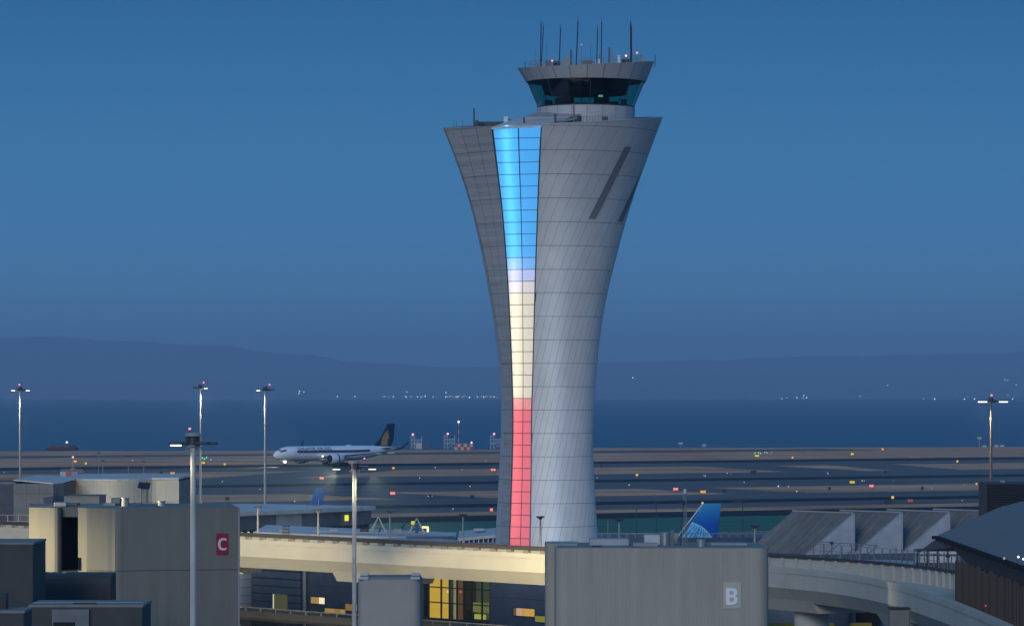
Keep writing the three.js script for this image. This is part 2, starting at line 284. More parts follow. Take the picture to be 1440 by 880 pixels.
    if (((k % 3) + 3) % 3 === 0 && t0 > 11) { const c = ledRow(pyv - 12)[0], p = paneAt(0.3, (y0 + 1.9)).add(V(0, 0, -0.85)), l = new THREE.RectAreaLight(new THREE.Color(c[0] * 1.4 + 0.06, c[1] * 1.25 + 0.06, c[2] * 1.1), 34 * Math.min(1, 0.35 + (y0 - 8) / 60), 0.16, PR * 3); l.position.copy(p); const ty = paneAt(0.3, y0 + 2.6).sub(paneAt(0.3, y0 + 1.2)).normalize(), tx = V(-1, 0, 0).addScaledVector(ty, ty.x).normalize(), tz = tx.clone().cross(ty).normalize(); l.quaternion.setFromRotationMatrix(new THREE.Matrix4().makeBasis(tx, ty, tz)); tower.add(l); ledLights.push(l); }
    const rail = paneAt(0.0, y0), rail2 = paneAt(1, y0); mesh('glazing_bar', bar(rail.add(V(0, 0, 0.01)), rail2.add(V(0, 0, 0.01)), 0.032, 4), M.steelDark, tower);
  }
  for (const t of [0.005, 0.53, 0.995]) { const pts = []; for (let y = 6; y < 60; y += 1.5) pts.push(capped(q => paneAt(t, q).add(V(0, 0, 0.02)), y, -0.1)); mesh('mullion', new THREE.TubeGeometry(new THREE.CatmullRomCurve3(pts.filter((p, i) => !i || p.distanceTo(pts[i - 1]) > 0.3)), 60, t === 0.53 ? 0.035 : 0.08, 4), M.steelDark, tower); }
  // two leaning louvred slots in the flare
  for (const [xa, ya, xb, yb, xc2, yc, xd, yd] of [[876, 212, 885.5, 213, 836, 312, 825.5, 312], [903, 238, 905, 238, 874.5, 314, 867, 314]]) {
    const sp = (px, py) => { const y = yOf(py), s = sec(y); return Math.asin(Math.min(0.985, ((px - 772) / S - s.xc) / s.R)); };
    const slot = mesh('louvre_slot', grid(2, 16, (u, v) => { const py = yc + (ya - yc) * v, y = yOf(py), l = sp(xd + (xa - xd) * v, py), r = sp(xc2 + (xb - xc2) * v, py); return on(l + (r - l) * u, y, 0.02); }), mat(0.14, 0.145, 0.16, 0.8), tower);
    for (let i = 1; i < 16; i++) { const py = yc + (ya - yc) * i / 16, y = yOf(py), v = i / 16, l = sp(xd + (xa - xd) * v, py), r = sp(xc2 + (xb - xc2) * v, py); mesh('louvre_blade', bar(on(l, y, 0.05), on(r, y, 0.05), 0.03, 4), mat(0.2, 0.2, 0.21, 0.7), slot); }
  }
  // rim coping
  { const pts = []; for (let i = 0; i <= 60; i++) pts.push(capped(yy => { const s = sec(yy); return on(s.ar + (END - s.ar) * i / 60, yy, -0.04); }, 62.4, 0.02)); mesh('rim_coping', new THREE.TubeGeometry(new THREE.CatmullRomCurve3(pts), 120, 0.07, 5), shellMats[0], tower); }
  { const pts = []; for (let i = 0; i <= 6; i++) pts.push(capped(yy => wingB(yy).lerp(wingA(yy), i / 6), 62.4, 0.02)); mesh('rim_coping', new THREE.TubeGeometry(new THREE.CatmullRomCurve3(pts), 20, 0.07, 5), wingMats[0], tower); }
  // pale roof running up from the strip to the cab
  const loc = (px, py, d) => P(px, py, d).sub(V(X0, 0, -D));
  mesh('sloping_roof', slab([loc(691, 178.6, 439.6), loc(762, 175.6, 438), loc(800, 167, 443), loc(842, 157, 447), loc(755, 159.6, 447), loc(725, 167, 444)], 0.25), M.white, tower);
  mesh('roof_step', slab([loc(735, 164.5, 444), loc(800, 163.5, 443), loc(836, 155.5, 446), loc(756, 158, 446.5)], 0.2), M.roofPale, tower);
  // cab
  const cx = (824 - 772) / S, Y = yOf, ring = (r, y, n, a0 = 0) => Array.from({ length: n }, (_, i) => V(cx + r * Math.sin(a0 + i / n * 2 * Math.PI), y, r * Math.cos(a0 + i / n * 2 * Math.PI)));
  const NP = 16, drumMat = mat(0.68, 0.68, 0.69, 0.5, { map: mottle });
  for (let i = 0; i < 20; i++) { const a = i / 20 * 2 * Math.PI + 0.003, b = (i + 1) / 20 * 2 * Math.PI - 0.003; mesh('drum_panel', grid(3, 1, (u, v) => V(cx + 5.66 * Math.sin(a + (b - a) * u), Y(176) + (Y(152) - Y(176)) * v, 5.66 * Math.cos(a + (b - a) * u))), drumMat, tower); }
  mesh('drum', cyl(5.58, 5.58, Y(151.6) - Y(178), cx, Y(178), 0, 48), core, tower);
  const glass = new THREE.MeshPhysicalMaterial({ color: new THREE.Color(0.12, 0.55, 0.5), roughness: 0.02, transmission: 1, thickness: 0, ior: 1.5 });
  const rb = 5.5, rt = 6.82, yb = Y(151), yt = Y(113), a0 = 0.06;
  const lo = ring(rb, yb, NP, a0), hi = ring(rt, yt, NP, a0);
  for (let i = 0; i < NP; i++) {
    const j = (i + 1) % NP; mesh('cab_window', quads([[lo[i], lo[j], hi[j], hi[i]]]), glass, tower);
    if (i % 2 === 0) mesh('cab_mullion', bar(lo[i], hi[i], 0.045, 6), M.steelDark, tower);
  }
  mesh('cab_sill', new THREE.TorusGeometry(5.55, 0.1, 6, 48).rotateX(Math.PI / 2).translate(cx, yb, 0), M.dark, tower);
  mesh('cab_floor', cyl(5.4, 5.4, 0.1, cx, yb + 0.02, 0, 32), M.black, tower);
  mesh('cab_bulkhead', cyl(4.7, 5.2, yt - Y(133), cx, Y(133), 0, 32), M.black, tower);
  for (const a of [0.4, 1.5, 2.4, 3.3, 4.5, 5.6]) mesh('console', box(1.7, 0.75, 0.6, 0, 0.4, 0, 0.05).rotateY(a).translate(cx + 4.4 * Math.sin(a), yb + 0.1, 4.4 * Math.cos(a)), M.dark, tower);
  for (const a of [2.75, 3.55]) mesh('cab_column', box(0.9, yt - yb, 0.5, 0, (yt - yb) / 2, 0).rotateY(a).translate(cx + 4.6 * Math.sin(a), yb, 4.6 * Math.cos(a)), M.black, tower);
  mesh('screen', box(0.5, 0.35, 0.06, cx + 1.6, yb + 0.95, 4.2), glow(0.75, 0.65, 0.35, 0.9), tower);
  // tilted parapet of the cab roof
  const tilt = (x, z) => -0.049 * (x - cx) * S * -1 / S * 1 + 0; const yTop = (x, z) => Y(90.8 - 0.049 * ((x - cx) * S) + 0.075 * z * S);
  const r0 = 6.9, r1 = 7.9, y0p = Y(115.6);
  for (let i = 0; i < 24; i++) {
    const a = i / 24 * 2 * Math.PI + 0.004, b = (i + 1) / 24 * 2 * Math.PI - 0.004;
    mesh('parapet_panel', grid(3, 1, (u, v) => { const w = a + (b - a) * u; if (!v) return V(cx + r0 * Math.sin(w), y0p, r0 * Math.cos(w)); const x = cx + r1 * Math.sin(w), z = r1 * Math.cos(w); return V(x, yTop(x, z), z); }), shellMats[i % 3], tower);
  }
  { const q = [], n = 48, inn = [], out = []; for (let i = 0; i < n; i++) { const w = i / n * 2 * Math.PI, x = cx + r1 * Math.sin(w) * 0.985, z = r1 * Math.cos(w) * 0.985; out.push(V(x, yTop(x, z) - 0.02, z)); inn.push(V(cx + (r0 - 0.06) * Math.sin(w), y0p + 0.02, (r0 - 0.06) * Math.cos(w))); }
    const ct = V(cx, Y(92), 0), cbm = V(cx, y0p + 0.02, 0); for (let i = 0; i < n; i++) { const j = (i + 1) % n; q.push([inn[i], inn[j], out[j], out[i]], [ct, out[i], out[j]], [cbm, inn[j], inn[i]]); } mesh('cab_roof', quads(q), core, tower); }
  // aerials and small gear on the cab roof
  const roofY = (x, z) => yTop(x, z) - 0.1;
  const at = (px, d = 449) => (px - 720) * d / F - X0;
  const rod = (name, px0, px1, py1, r, m, z = 1.5) => { const d = D - z, x0 = at(px0, d), x1 = at(px1, d); return mesh(name, bar(V(x0, roofY(x0, z) - 0.6, z), V(x1, H + (HORIZON - py1) * d / F, z), r, 6), m, tower); };
  for (const [a, b, y, r, z] of [[760, 761, 34, 0.065, 2], [760.6, 764.3, 37, 0.055, 0.5], [786, 788.4, 40, 0.07, 3], [810, 813, 30, 0.075, 1], [839, 840.4, 41, 0.06, 2.5], [845.3, 846.4, 31, 0.065, 0], [887.4, 887, 34, 0.09, 1], [888.8, 888, 37, 0.07, -0.5]]) { const w = rod('whip_aerial', a, b, y, r, M.dark, z); const tp = P(b, y, D - z).sub(V(X0, 0, -D)); mesh('aerial_tip', bar(tp, tp.clone().add(V(0, 0.5, 0)), r * 0.35, 5), M.dark, w); }
  for (const [a, y, r, m] of [[752.4, 71, 0.06, M.galv], [803, 70, 0.13, M.wallGrey], [817.8, 64, 0.035, M.galv], [857, 67, 0.14, M.wallGrey], [895.4, 64, 0.05, M.galv], [738.6, 86, 0.045, M.dark], [921.4, 77, 0.045, M.dark], [768, 62, 0.02, M.dark], [831, 62, 0.02, M.dark], [793.5, 80, 0.1, M.galv], [862, 72, 0.05, M.galv], [843, 76, 0.06, M.galv]]) rod('roof_post', a, a, y, r, m, rr(-1, 3));
  for (const [a, y, w, h, m] of [[870.5, 82, 0.3, 0.7, M.whitePaint], [797, 83, 0.8, 0.35, M.galv], [772, 88, 0.6, 0.4, M.wallGrey], [783, 89, 0.8, 0.4, M.dark], [826, 87, 1.2, 0.35, M.wallGrey], [841, 85, 0.5, 0.3, M.whitePaint], [880, 85, 0.9, 0.35, M.dark], [904, 84, 0.7, 0.3, M.galv], [757, 91, 0.5, 0.35, M.galv]]) { const p = P(a, y, 448).sub(V(X0, 0, -D)); const b = roofY(p.x, p.z) - 0.4; mesh('roof_unit', box(w, Math.max(0.4, p.y + h / 2 - b), 0.6, p.x, (b + p.y + h / 2) / 2, p.z, 0.03), m, tower); }
  mesh('roof_dish', new THREE.SphereGeometry(0.17, 10, 8).translate(...P(817.8, 63.5, 448).sub(V(X0, 0, -D)).toArray()), M.whitePaint, tower);
  for (const [a, y] of [[776.5, 85.2], [880.5, 78.4], [896, 74.2]]) { const p = P(a, y, 447).sub(V(X0, 0, -D)); const st = mesh('beacon_stem', bar(V(p.x, roofY(p.x, p.z) - 0.5, p.z), p, 0.03, 5), M.galv, tower); mesh('beacon', ball(0.12, p.x, p.y, p.z), glow(1, 0.35, 0.35, a === 880.5 ? 3 : 1.4), st); }
  { const q = []; for (const h of [0.35, 0.7]) for (let i = 0; i < 24; i++) { const w = i / 24 * 2 * Math.PI, v = (i + 1) / 24 * 2 * Math.PI, a = V(cx + 6.6 * Math.sin(w), 0, 6.6 * Math.cos(w)), b = V(cx + 6.6 * Math.sin(v), 0, 6.6 * Math.cos(v)); a.y = yTop(a.x, a.z) + h; b.y = yTop(b.x, b.z) + h; q.push(bar(a, b, 0.02, 4)); if (h > 0.5) q.push(bar(V(a.x, a.y - 1.2, a.z), a, 0.02, 4)); } mesh('roof_railing', q, M.galv, tower); }
  // gear on the wing roof and behind the rim
  const gear = (name, px, py0, py1, w, m, d = 446, r = 0.03) => { const a = P(px, py0, d).sub(V(X0, 0, -D)), b = P(px, py1, d).sub(V(X0, 0, -D)); return mesh(name, box(w, a.y - b.y + 0.8, w, a.x, (a.y + b.y) / 2 - 0.4, a.z, Math.min(r, w / 3)), m, tower); };
  gear('wing_aerial', 666.5, 152, 178, 0.16, M.dark); gear('roof_unit', 670.5, 169, 178, 0.35, M.steelDark); gear('roof_unit', 676, 172, 178, 0.5, M.dark); gear('roof_unit', 711.5, 164, 174, 0.5, M.whitePaint); gear('roof_unit', 716.5, 167, 173, 0.35, M.wallGrey);
  gear('roof_post', 638, 168, 180, 0.03, M.dark); gear('roof_post', 641.5, 169, 180, 0.03, M.dark); gear('roof_post', 650, 168, 180, 0.03, M.dark);
  mesh('roof_duct', box(3.6, 0.55, 0.5, ...P(690, 174.5, 447).sub(V(X0, 0, -D)).toArray(), 0.05), M.steelDark, tower);
  gear('roof_post', 807, 146, 170, 0.2, M.wallGrey, 440); gear('roof_unit', 815, 163, 172, 0.5, M.dark, 440); gear('roof_unit', 851, 164, 172, 0.7, M.steelDark, 440); gear('roof_unit', 834, 164.5, 171, 0.3, M.galv, 440); gear('roof_unit', 781, 160, 166, 0.25, M.steelDark, 440); gear('roof_unit', 737, 165, 170, 0.2, M.steelDark, 441);
  { const q = []; for (let i = 0; i <= 12; i++) { const a = P(812 + i * 4.3, 168.5 - i * 0.3, 440).sub(V(X0, 0, -D)); q.push(bar(V(a.x, a.y - 1, a.z), V(a.x, a.y + 0.3, a.z), 0.025, 4)); if (i) { const b = P(812 + (i - 1) * 4.3, 168.5 - (i - 1) * 0.3, 440).sub(V(X0, 0, -D)); q.push(bar(V(a.x, a.y + 0.3, a.z), V(b.x, b.y + 0.3, b.z), 0.025, 4)); } } mesh('roof_railing', q, M.galv, tower); }
}

// ---------------------------------------------------------------- elevated guideway
const pathPts = [[-95, 508], [-75, 483.3], [-52, 455.3], [-29.6, 428], [-13, 407.8], [3.3, 388], [14, 374.6], [22.5, 362.6], [28.2, 350], [31.6, 333], [33.3, 312], [34, 290], [34.3, 262]].map(([x, d]) => V(x, 0, -d));
const guide = new THREE.CatmullRomCurve3(pathPts, false, 'centripetal'); guide.arcLengthDivisions = 800;
const GL = guide.getLength();
const gAt = l => { const u = Math.min(1, Math.max(0, l / GL)), p = guide.getPointAt(u), t = guide.getTangentAt(u).setY(0).normalize(); return { p, t, n: V(t.z, 0, -t.x).multiplyScalar(1) }; };
const gOff = (l, o, y) => { const { p, n } = gAt(l); const m = V(n.x, 0, n.z); return V(p.x + m.x * o, y, p.z + m.z * o); };
function lenAtPx(px) { let best = 0, bd = 1e9; for (let l = 0; l < GL; l += 0.25) { const { p } = gAt(l), q = 720 + p.x * F / -p.z; if (Math.abs(q - px) < bd) { bd = Math.abs(q - px); best = l; } } return best; }
function sweep(l0, l1, prof, step = 1.6) {
  const n = Math.max(1, Math.ceil((l1 - l0) / step)), rings = []; for (let i = 0; i <= n; i++) rings.push(prof.map(([o, y]) => gOff(l0 + (l1 - l0) * i / n, o, y)));
  const q = []; for (let i = 0; i < n; i++) for (let k = 0; k < prof.length; k++) { const m = (k + 1) % prof.length; q.push([rings[i][k], rings[i + 1][k], rings[i + 1][m], rings[i][m]]); }
  for (const [r, flip] of [[rings[0], false], [rings[n], true]]) { const f = THREE.ShapeUtils.triangulateShape(prof.map(([o, y]) => new THREE.Vector2(o, y)), []); for (const [a, b, c] of f) q.push(flip ? [r[a], r[b], r[c]] : [r[c], r[b], r[a]]); }
  return quads(q);
}
{
  const via = thing('elevated_guideway', 'long pale concrete elevated guideway curving past the foot of the tower', 'viaduct');
  const girder = [[0, 14], [0, 12.1], [1.1, 10.8], [6.9, 10.8], [8, 12.1], [8, 14], [7.7, 14], [7.7, 12.9], [0.35, 12.9], [0.35, 14]];
  const lip = [[-0.07, 13.95], [-0.07, 13.46], [0.02, 13.46], [0.02, 13.95]];
  const joints = [0, 40, lenAtPx(300), lenAtPx(545), lenAtPx(830), lenAtPx(1106), lenAtPx(1235), GL];
  for (let i = 0; i + 1 < joints.length; i++) { const seg = mesh('girder_segment', sweep(joints[i] + 0.02, joints[i + 1] - 0.02, girder), M.concrete, via); mesh('fascia_lip', sweep(joints[i] + 0.02, joints[i + 1] - 0.02, lip), M.concrete, seg); }
  for (const px of [262, 498, 830, 1090, 1238]) {
    const l = lenAtPx(px); const cap = mesh('pier_cap', sweep(l - 5.2, l + 5.2, [[0.9, 11.0], [1.6, 9.9], [6.4, 9.9], [7.1, 11.0]]), M.concrete, via);
    const c = gOff(l, 4, 0); if (px !== 1238) mesh('pier', cyl(1.75, 1.6, 10.0, c.x, 0, c.z, 28), M.concrete, via); else mesh('pier', box(3, 10.4, 3, c.x, 5.2, c.z, 0.4), M.concrete, via);
  }
  const lEnd = lenAtPx(800);
  mesh('guard_beam', sweep(0, lEnd, [[0.0, 14.26], [0.0, 14.62], [1.3, 14.62], [1.3, 14.26]].reverse()), M.beamBrown, via);  // extra depth over the deck is added to shade the gaps below
  for (let l = 1; l < lEnd; l += 2.65) { const c = gOff(l, 0.18, 14.12), t = gAt(l).t; mesh('beam_post', box(0.75, 0.3, 0.4, 0, 0, 0).rotateY(Math.atan2(-t.z, t.x)).translate(c.x, c.y, c.z), M.concreteDim, via); }
  // far parapet seen across the deck on the bend
  const l2 = lenAtPx(800);
  mesh('far_parapet', sweep(l2, GL, [[7.72, 14.01], [7.72, 14.3], [7.95, 14.3], [7.95, 14.01]].reverse()), M.concrete, via);
  mesh('guard_beam', sweep(l2, GL, [[7.5, 14.33], [7.5, 14.55], [7.95, 14.55], [7.95, 14.33]].reverse()), M.beamBrown, via);
  for (let l = l2; l < GL - 1; l += 1.9) { const c = gOff(l, 7.57, 13.62), t = gAt(l).t; mesh('parapet_post', box(0.32, 1.4, 0.24, 0, 0, 0).rotateY(Math.atan2(-t.z, t.x)).translate(c.x, c.y, c.z), M.concrete, via); }
  for (let l = lenAtPx(1098) - 6; l < GL - 18; l += rr(1.0, 1.6)) { const a = gOff(l, 7.8, 14.4), h = rr(1.3, 1.65); mesh('fence_post', bar(a, V(a.x, a.y + h, a.z), 0.06, 5), M.wallGrey, via); if (rnd() < 0.22) mesh('signal_box', box(0.35, 0.22, 0.3, a.x, a.y + h, a.z), M.dark, via); }
  for (const h of [0.75, 1.35]) mesh('fence_rail', sweep(lenAtPx(1098) - 6, GL - 18, [[7.78, 14.4 + h], [7.78, 14.44 + h], [7.82, 14.44 + h], [7.82, 14.4 + h]]), M.steel, via);
  for (let i = 0; i < 3; i++) { const l = lenAtPx(1098) - 5 + i * 3, a = gOff(l, 7.8, 14.4), b = gOff(l + 3, 7.8, 16), c = gOff(l, 7.8, 16), d = gOff(l + 3, 7.8, 14.4); mesh('brace', [bar(a, b, 0.04, 5), bar(c, b, 0.04, 5), bar(a, c, 0.05, 5), bar(c.clone().lerp(b, 0.5), d, 0.03, 5)], M.steel, via); }
  // small lamp posts along the far edge, with flat dark heads
  for (const [px, top, lit] of [[362, 713.5], [447, 717.5], [548, 719.5], [651, 724.5], [760, 727.5], [871, 731.5], [1062, 740.5]]) {
    let l = lenAtPx(px), c; for (let i = 0; i < 8; i++) { c = gOff(l, 7.86, 0); const q = 720 + c.x * F / -c.z; l += (px - q) / 9; }
    const d = -c.z, y = H - (top - HORIZON) * d / F - 13.95;
    const o = thing('guideway_lamp_post', 'thin grey lamp post with a flat dark head along the concrete guideway', 'lamp post', [c.x, 13.95, c.z], 0, 'lamp posts along the guideway');
    mesh('pole', cyl(0.13, 0.09, y, 0, 0, 0, 8), M.galv, o); mesh('lamp_head', box(0.85, 0.16, 0.5, 0, y + 0.05, 0, 0.05), M.dark, o); mesh('bracket', box(0.4, 0.18, 0.2, 0, y - 0.12, 0), M.steelDark, o);
  }
}

// ---------------------------------------------------------------- terminal front under the guideway
{
  const O = V(4, 0, -425), TH = -Math.atan2(0.771, 0.637), n = V(-0.771, 0, 0.637), e = V(0.637, 0, 0.771);
  const t = thing('terminal_building', 'dark blue terminal front with small warm windows beneath the guideway', 'terminal', [O.x, 0, O.z], TH);
  const L = (px, py, out = 0) => { const p = hit(px, py, O.clone().addScaledVector(n, out), n).sub(O); return [p.dot(e), p.y]; };
  // wall in panels, with openings left for the glazing
  const u0 = -62, u1 = 46, top = 11.4, gl = [L(592, 840)[0], L(689, 840)[0]], gy = [L(640, 872)[1], 11.4];
  const wb = (a, b, y0, y1) => { for (let x = a; x < b - 0.01; x += (b - a) / Math.ceil((b - a) / 3.2)) mesh('wall_panel', box((b - a) / Math.ceil((b - a) / 3.2) - 0.03, y1 - y0 - 0.03, 0.4, x + (b - a) / Math.ceil((b - a) / 3.2) / 2, (y0 + y1) / 2, -0.2), M.wallNavy, t); };
  for (const [y0, y1] of [[0, 3.9], [3.9, 7.4], [7.4, 11.4]]) { wb(u0, gl[0], y0, y1); wb(gl[1], u1, y0, y1); }
  wb(gl[0], gl[1], 0, gy[0]);
  mesh('backing', box(u1 - u0, 11.3, 0.3, (u0 + u1) / 2, 5.65, -4.6), M.dark, t);
  mesh('roof', box(u1 - u0 + 1, 0.35, 30, (u0 + u1) / 2, 11.6, -14.6), M.roofPale, t);
  // glazed bay; walls and columns behind it glow in place of hall lighting
  const bay = mesh('glazed_bay', box(gl[1] - gl[0], 0.12, 0.3, (gl[0] + gl[1]) / 2, gy[0] + 0.06, 0.1), M.steelDark, t);
  const W = gl[1] - gl[0], glassM = new THREE.MeshPhysicalMaterial({ color: new THREE.Color(0.85, 0.9, 0.85), roughness: 0.03, transmission: 1, thickness: 0 });
  const xs = [0, 0.1, 0.29, 0.41, 0.52, 0.62, 0.73, 0.88, 1], ys = [0, 0.27, 0.52, 0.78, 1];
  for (let i = 0; i + 1 < xs.length; i++) for (let j = 0; j + 1 < ys.length; j++) { const w = (xs[i + 1] - xs[i]) * W, h = (ys[j + 1] - ys[j]) * (gy[1] - gy[0]); mesh('pane', box(w - 0.1, h - 0.1, 0.03, gl[0] + xs[i] * W + w / 2, gy[0] + ys[j] * (gy[1] - gy[0]) + h / 2, -0.12), glassM, bay); }
  for (const x of xs) mesh('mullion', box(0.15, gy[1] - gy[0], 0.16, gl[0] + x * W, (gy[0] + gy[1]) / 2, -0.08), M.black, bay);
  for (const y of ys) mesh('transom', box(W, 0.12, 0.14, (gl[0] + gl[1]) / 2, gy[0] + y * (gy[1] - gy[0]), -0.08), M.black, bay);
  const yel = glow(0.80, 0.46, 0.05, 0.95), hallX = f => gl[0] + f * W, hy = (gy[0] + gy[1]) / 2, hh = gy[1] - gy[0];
  mesh('glow_wall', box(0.3 * W, hh, 0.1, hallX(0.15), hy, -1.3), yel, t);
  mesh('hall_column', box(0.05 * W, hh, 0.1, hallX(0.33), hy, -1.2), mat(0.25, 0.3, 0.33, 0.7), t);
  mesh('glow_column', box(0.06 * W, hh, 0.1, hallX(0.385), hy, -1.25), glow(0.42, 0.34, 0.16, 0.8), t);
  mesh('brown_glow_column', box(0.08 * W, hh, 0.2, hallX(0.45), hy, -1.2), glow(0.15, 0.07, 0.025, 0.9), t);
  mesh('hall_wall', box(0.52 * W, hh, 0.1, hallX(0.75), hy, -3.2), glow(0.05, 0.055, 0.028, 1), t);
  for (const [f, y, w, h, c] of [[0.56, 0.2, 0.12, 0.16, [0.2, 0.19, 0.05]], [0.68, 0.2, 0.09, 0.16, [0.17, 0.165, 0.045]], [0.83, 0.3, 0.14, 0.25, [0.09, 0.085, 0.025]], [0.6, 0.05, 0.16, 0.08, [0.5, 0.45, 0.1]], [0.82, 0.05, 0.12, 0.09, [0.36, 0.34, 0.06]], [0.83, 0.94, 0.12, 0.025, [0.6, 0.6, 0.3]]]) mesh('hall_light', box(w * W, h * hh, 0.08, hallX(f), gy[0] + y * hh, -2.6), glow(...c, 1), t);
  for (const [f, y, c] of [[0.31, 0.45, [1, 0.5, 0.4]], [0.41, 0.86, [1, 0.4, 0.2]], [0.5, 0.46, [0.9, 0.05, 0.1]], [0.93, 0.72, [1, 1, 0.85]]]) mesh('spot_lamp', ball(0.14, hallX(f), gy[0] + y * hh, -0.8), glow(...c, 1.3), t);
  // small lit windows: frame, panes
  for (const [x0, x1, y0, y1, parts] of [[437.5, 457, 840.5, 848, [[0.58, [0.36, 0.22, 0.06]], [1, [1, 0.86, 0.52]]]], [457, 486, 857, 866, [[0.5, [0.34, 0.21, 0.05]], [0.75, [0.26, 0.15, 0.03]], [1, [0.36, 0.22, 0.05]]]], [486, 503, 850, 858, [[0.5, [0.22, 0.12, 0.04]], [1, [0.25, 0.14, 0.05]]]], [722.5, 752.5, 856.5, 865, [[0.14, [0.12, 0.07, 0.03]], [0.45, [0.55, 0.34, 0.2]], [1, [0.55, 0.34, 0.07]]]], [753, 772, 867, 874, [[1, [0.2, 0.2, 0.03]]]]]) {
    const a = L(x0, y1), b = L(x1, y0), f = mesh('window', box(b[0] - a[0] + 0.2, b[1] - a[1] + 0.2, 0.14, (a[0] + b[0]) / 2, (a[1] + b[1]) / 2, 0.0), M.steelDark, t); let p = 0;
    for (const [q, c] of parts) { mesh('pane', box((q - p) * (b[0] - a[0]) - 0.06, b[1] - a[1], 0.06, a[0] + (p + q) / 2 * (b[0] - a[0]), (a[1] + b[1]) / 2, 0.06), glow(...c, 0.95), f); p = q; }
  }
  // ribbed metal bay and doorway at the far end
  const ga = L(430, 840)[0];
  for (let i = 0; i < 9; i++) mesh('metal_band', box(16, 0.86, 0.5, ga - 8.4, 2.9 + i * 0.92, 0.5, 0.12), M.wallBlue, t);
  mesh('downpipe', cyl(0.22, 0.22, 11, ga + 0.3, 0, 0.45, 10), M.galv, t);
  const dA = L(394, 858), dB = L(411, 836); const dr = mesh('doorway', box(dB[0] - dA[0], dB[1] - dA[1], 0.2, (dA[0] + dB[0]) / 2, (dA[1] + dB[1]) / 2, 0.85), glow(0.06, 0.06, 0.025, 1), t); mesh('door_light', box(0.12, dB[1] - dA[1], 0.1, dA[0] - 0.1, (dA[1] + dB[1]) / 2, 0.95), glow(0.6, 0.6, 0.4, 1), dr);
  // bright rounded corner
  mesh('curved_metal_corner', new THREE.CylinderGeometry(3.4, 3.4, 11, 40, 1, false).translate(L(349, 840)[0] - 1.6, 5.5, 1.9), new THREE.MeshPhysicalMaterial({ color: new THREE.Color(0.62, 0.62, 0.6), roughness: 0.35, metalness: 0.5 }), t);
  for (let i = 0; i < 9; i++) mesh('joint_ring', new THREE.TorusGeometry(3.42, 0.025, 4, 40).rotateX(Math.PI / 2).translate(L(349, 840)[0] - 1.6, 3 + i * 0.95, 1.9), M.steelDark, t);
}
{ // upper road with its railing, in front of the terminal
  const O = V(4, 0, -409), n = V(-0.771, 0, 0.637), e = V(0.637, 0, 0.771), TH = -Math.atan2(0.771, 0.637);
  const y = 30 - (874 - 552) * 423 / F;
  const r = thing('upper_roadway', 'dark roadway deck with a pale edge rail in front of the terminal', 'roadway', [O.x, 0, O.z], TH);
  mesh('deck', box(120, 0.6, 9, -10, y - 1.1, -4.6), M.wallDark, r); mesh('edge_wall', box(120, 0.8, 0.3, -10, y - 0.75, 0.1), M.wallDark, r); mesh('edge_rail', box(120, 0.12, 0.14, -10, y + 0.05, 0.1), M.wallGrey, r);
  for (let i = 0; i < 40; i++) mesh('rail_post', box(0.1, 0.4, 0.1, -66 + i * 2.9, y - 0.2, 0.1), M.wallGrey, r);
  for (let i = 0; i < 6; i++) mesh('deck_pier', cyl(0.9, 0.9, y - 1.4, -60 + i * 20, 0, -4, 16), M.concreteDim, r);
  const lights = thing('shop_front', 'row of low warm-lit shop windows below the road rail', 'shop front', [O.x, 0, O.z], TH);
  mesh('frame', box(26, 3, 0.3, -22, y - 3, 0.6), M.dark, lights);
  for (let i = 0; i < 12; i++) mesh('pane', box(1.7, 2.2, 0.08, -33.6 + i * 2.1, y - 2.9, 0.82), glow(...[[0.25, 0.2, 0.05], [0.08, 0.08, 0.06], [0.16, 0.15, 0.05], [0.4, 0.3, 0.08]][(i * 7) % 4], 0.8), lights);
}

// ---------------------------------------------------------------- stair and lift towers on the near side
const planPx = list => list.map(([px, d]) => [(px - 720) * d / F, -d]);
const ribbed = (pts, pitch, depth) => {                                     // push ribs out along a closed plan outline
  const out = []; for (let i = 0; i < pts.length; i++) { const [ax, az] = pts[i], [bx, bz] = pts[(i + 1) % pts.length], L = Math.hypot(bx - ax, bz - az), n = Math.floor(L / pitch), nx = -(bz - az) / L, nz = (bx - ax) / L; out.push([ax, az]);
    if (n > 3) for (let k = 0; k < n; k++) for (const [f, o] of [[0.1, 0], [0.22, depth], [0.78, depth], [0.9, 0]]) { const t = (k + f) / n; out.push([ax + (bx - ax) * t + nx * o, az + (bz - az) * t + nz * o]); } } return out;
};
function roundRect(x0, x1, z0, z1, r, seg = 6) { const o = []; for (const [cx, cz, a] of [[x1 - r, z1 - r, 0], [x0 + r, z1 - r, 90], [x0 + r, z0 + r, 180], [x1 - r, z0 + r, 270]]) for (let i = 0; i <= seg; i++) { const t = (a + 90 * i / seg) * Math.PI / 180; o.push([cx + r * Math.cos(t), cz + r * Math.sin(t)]); } return o; }
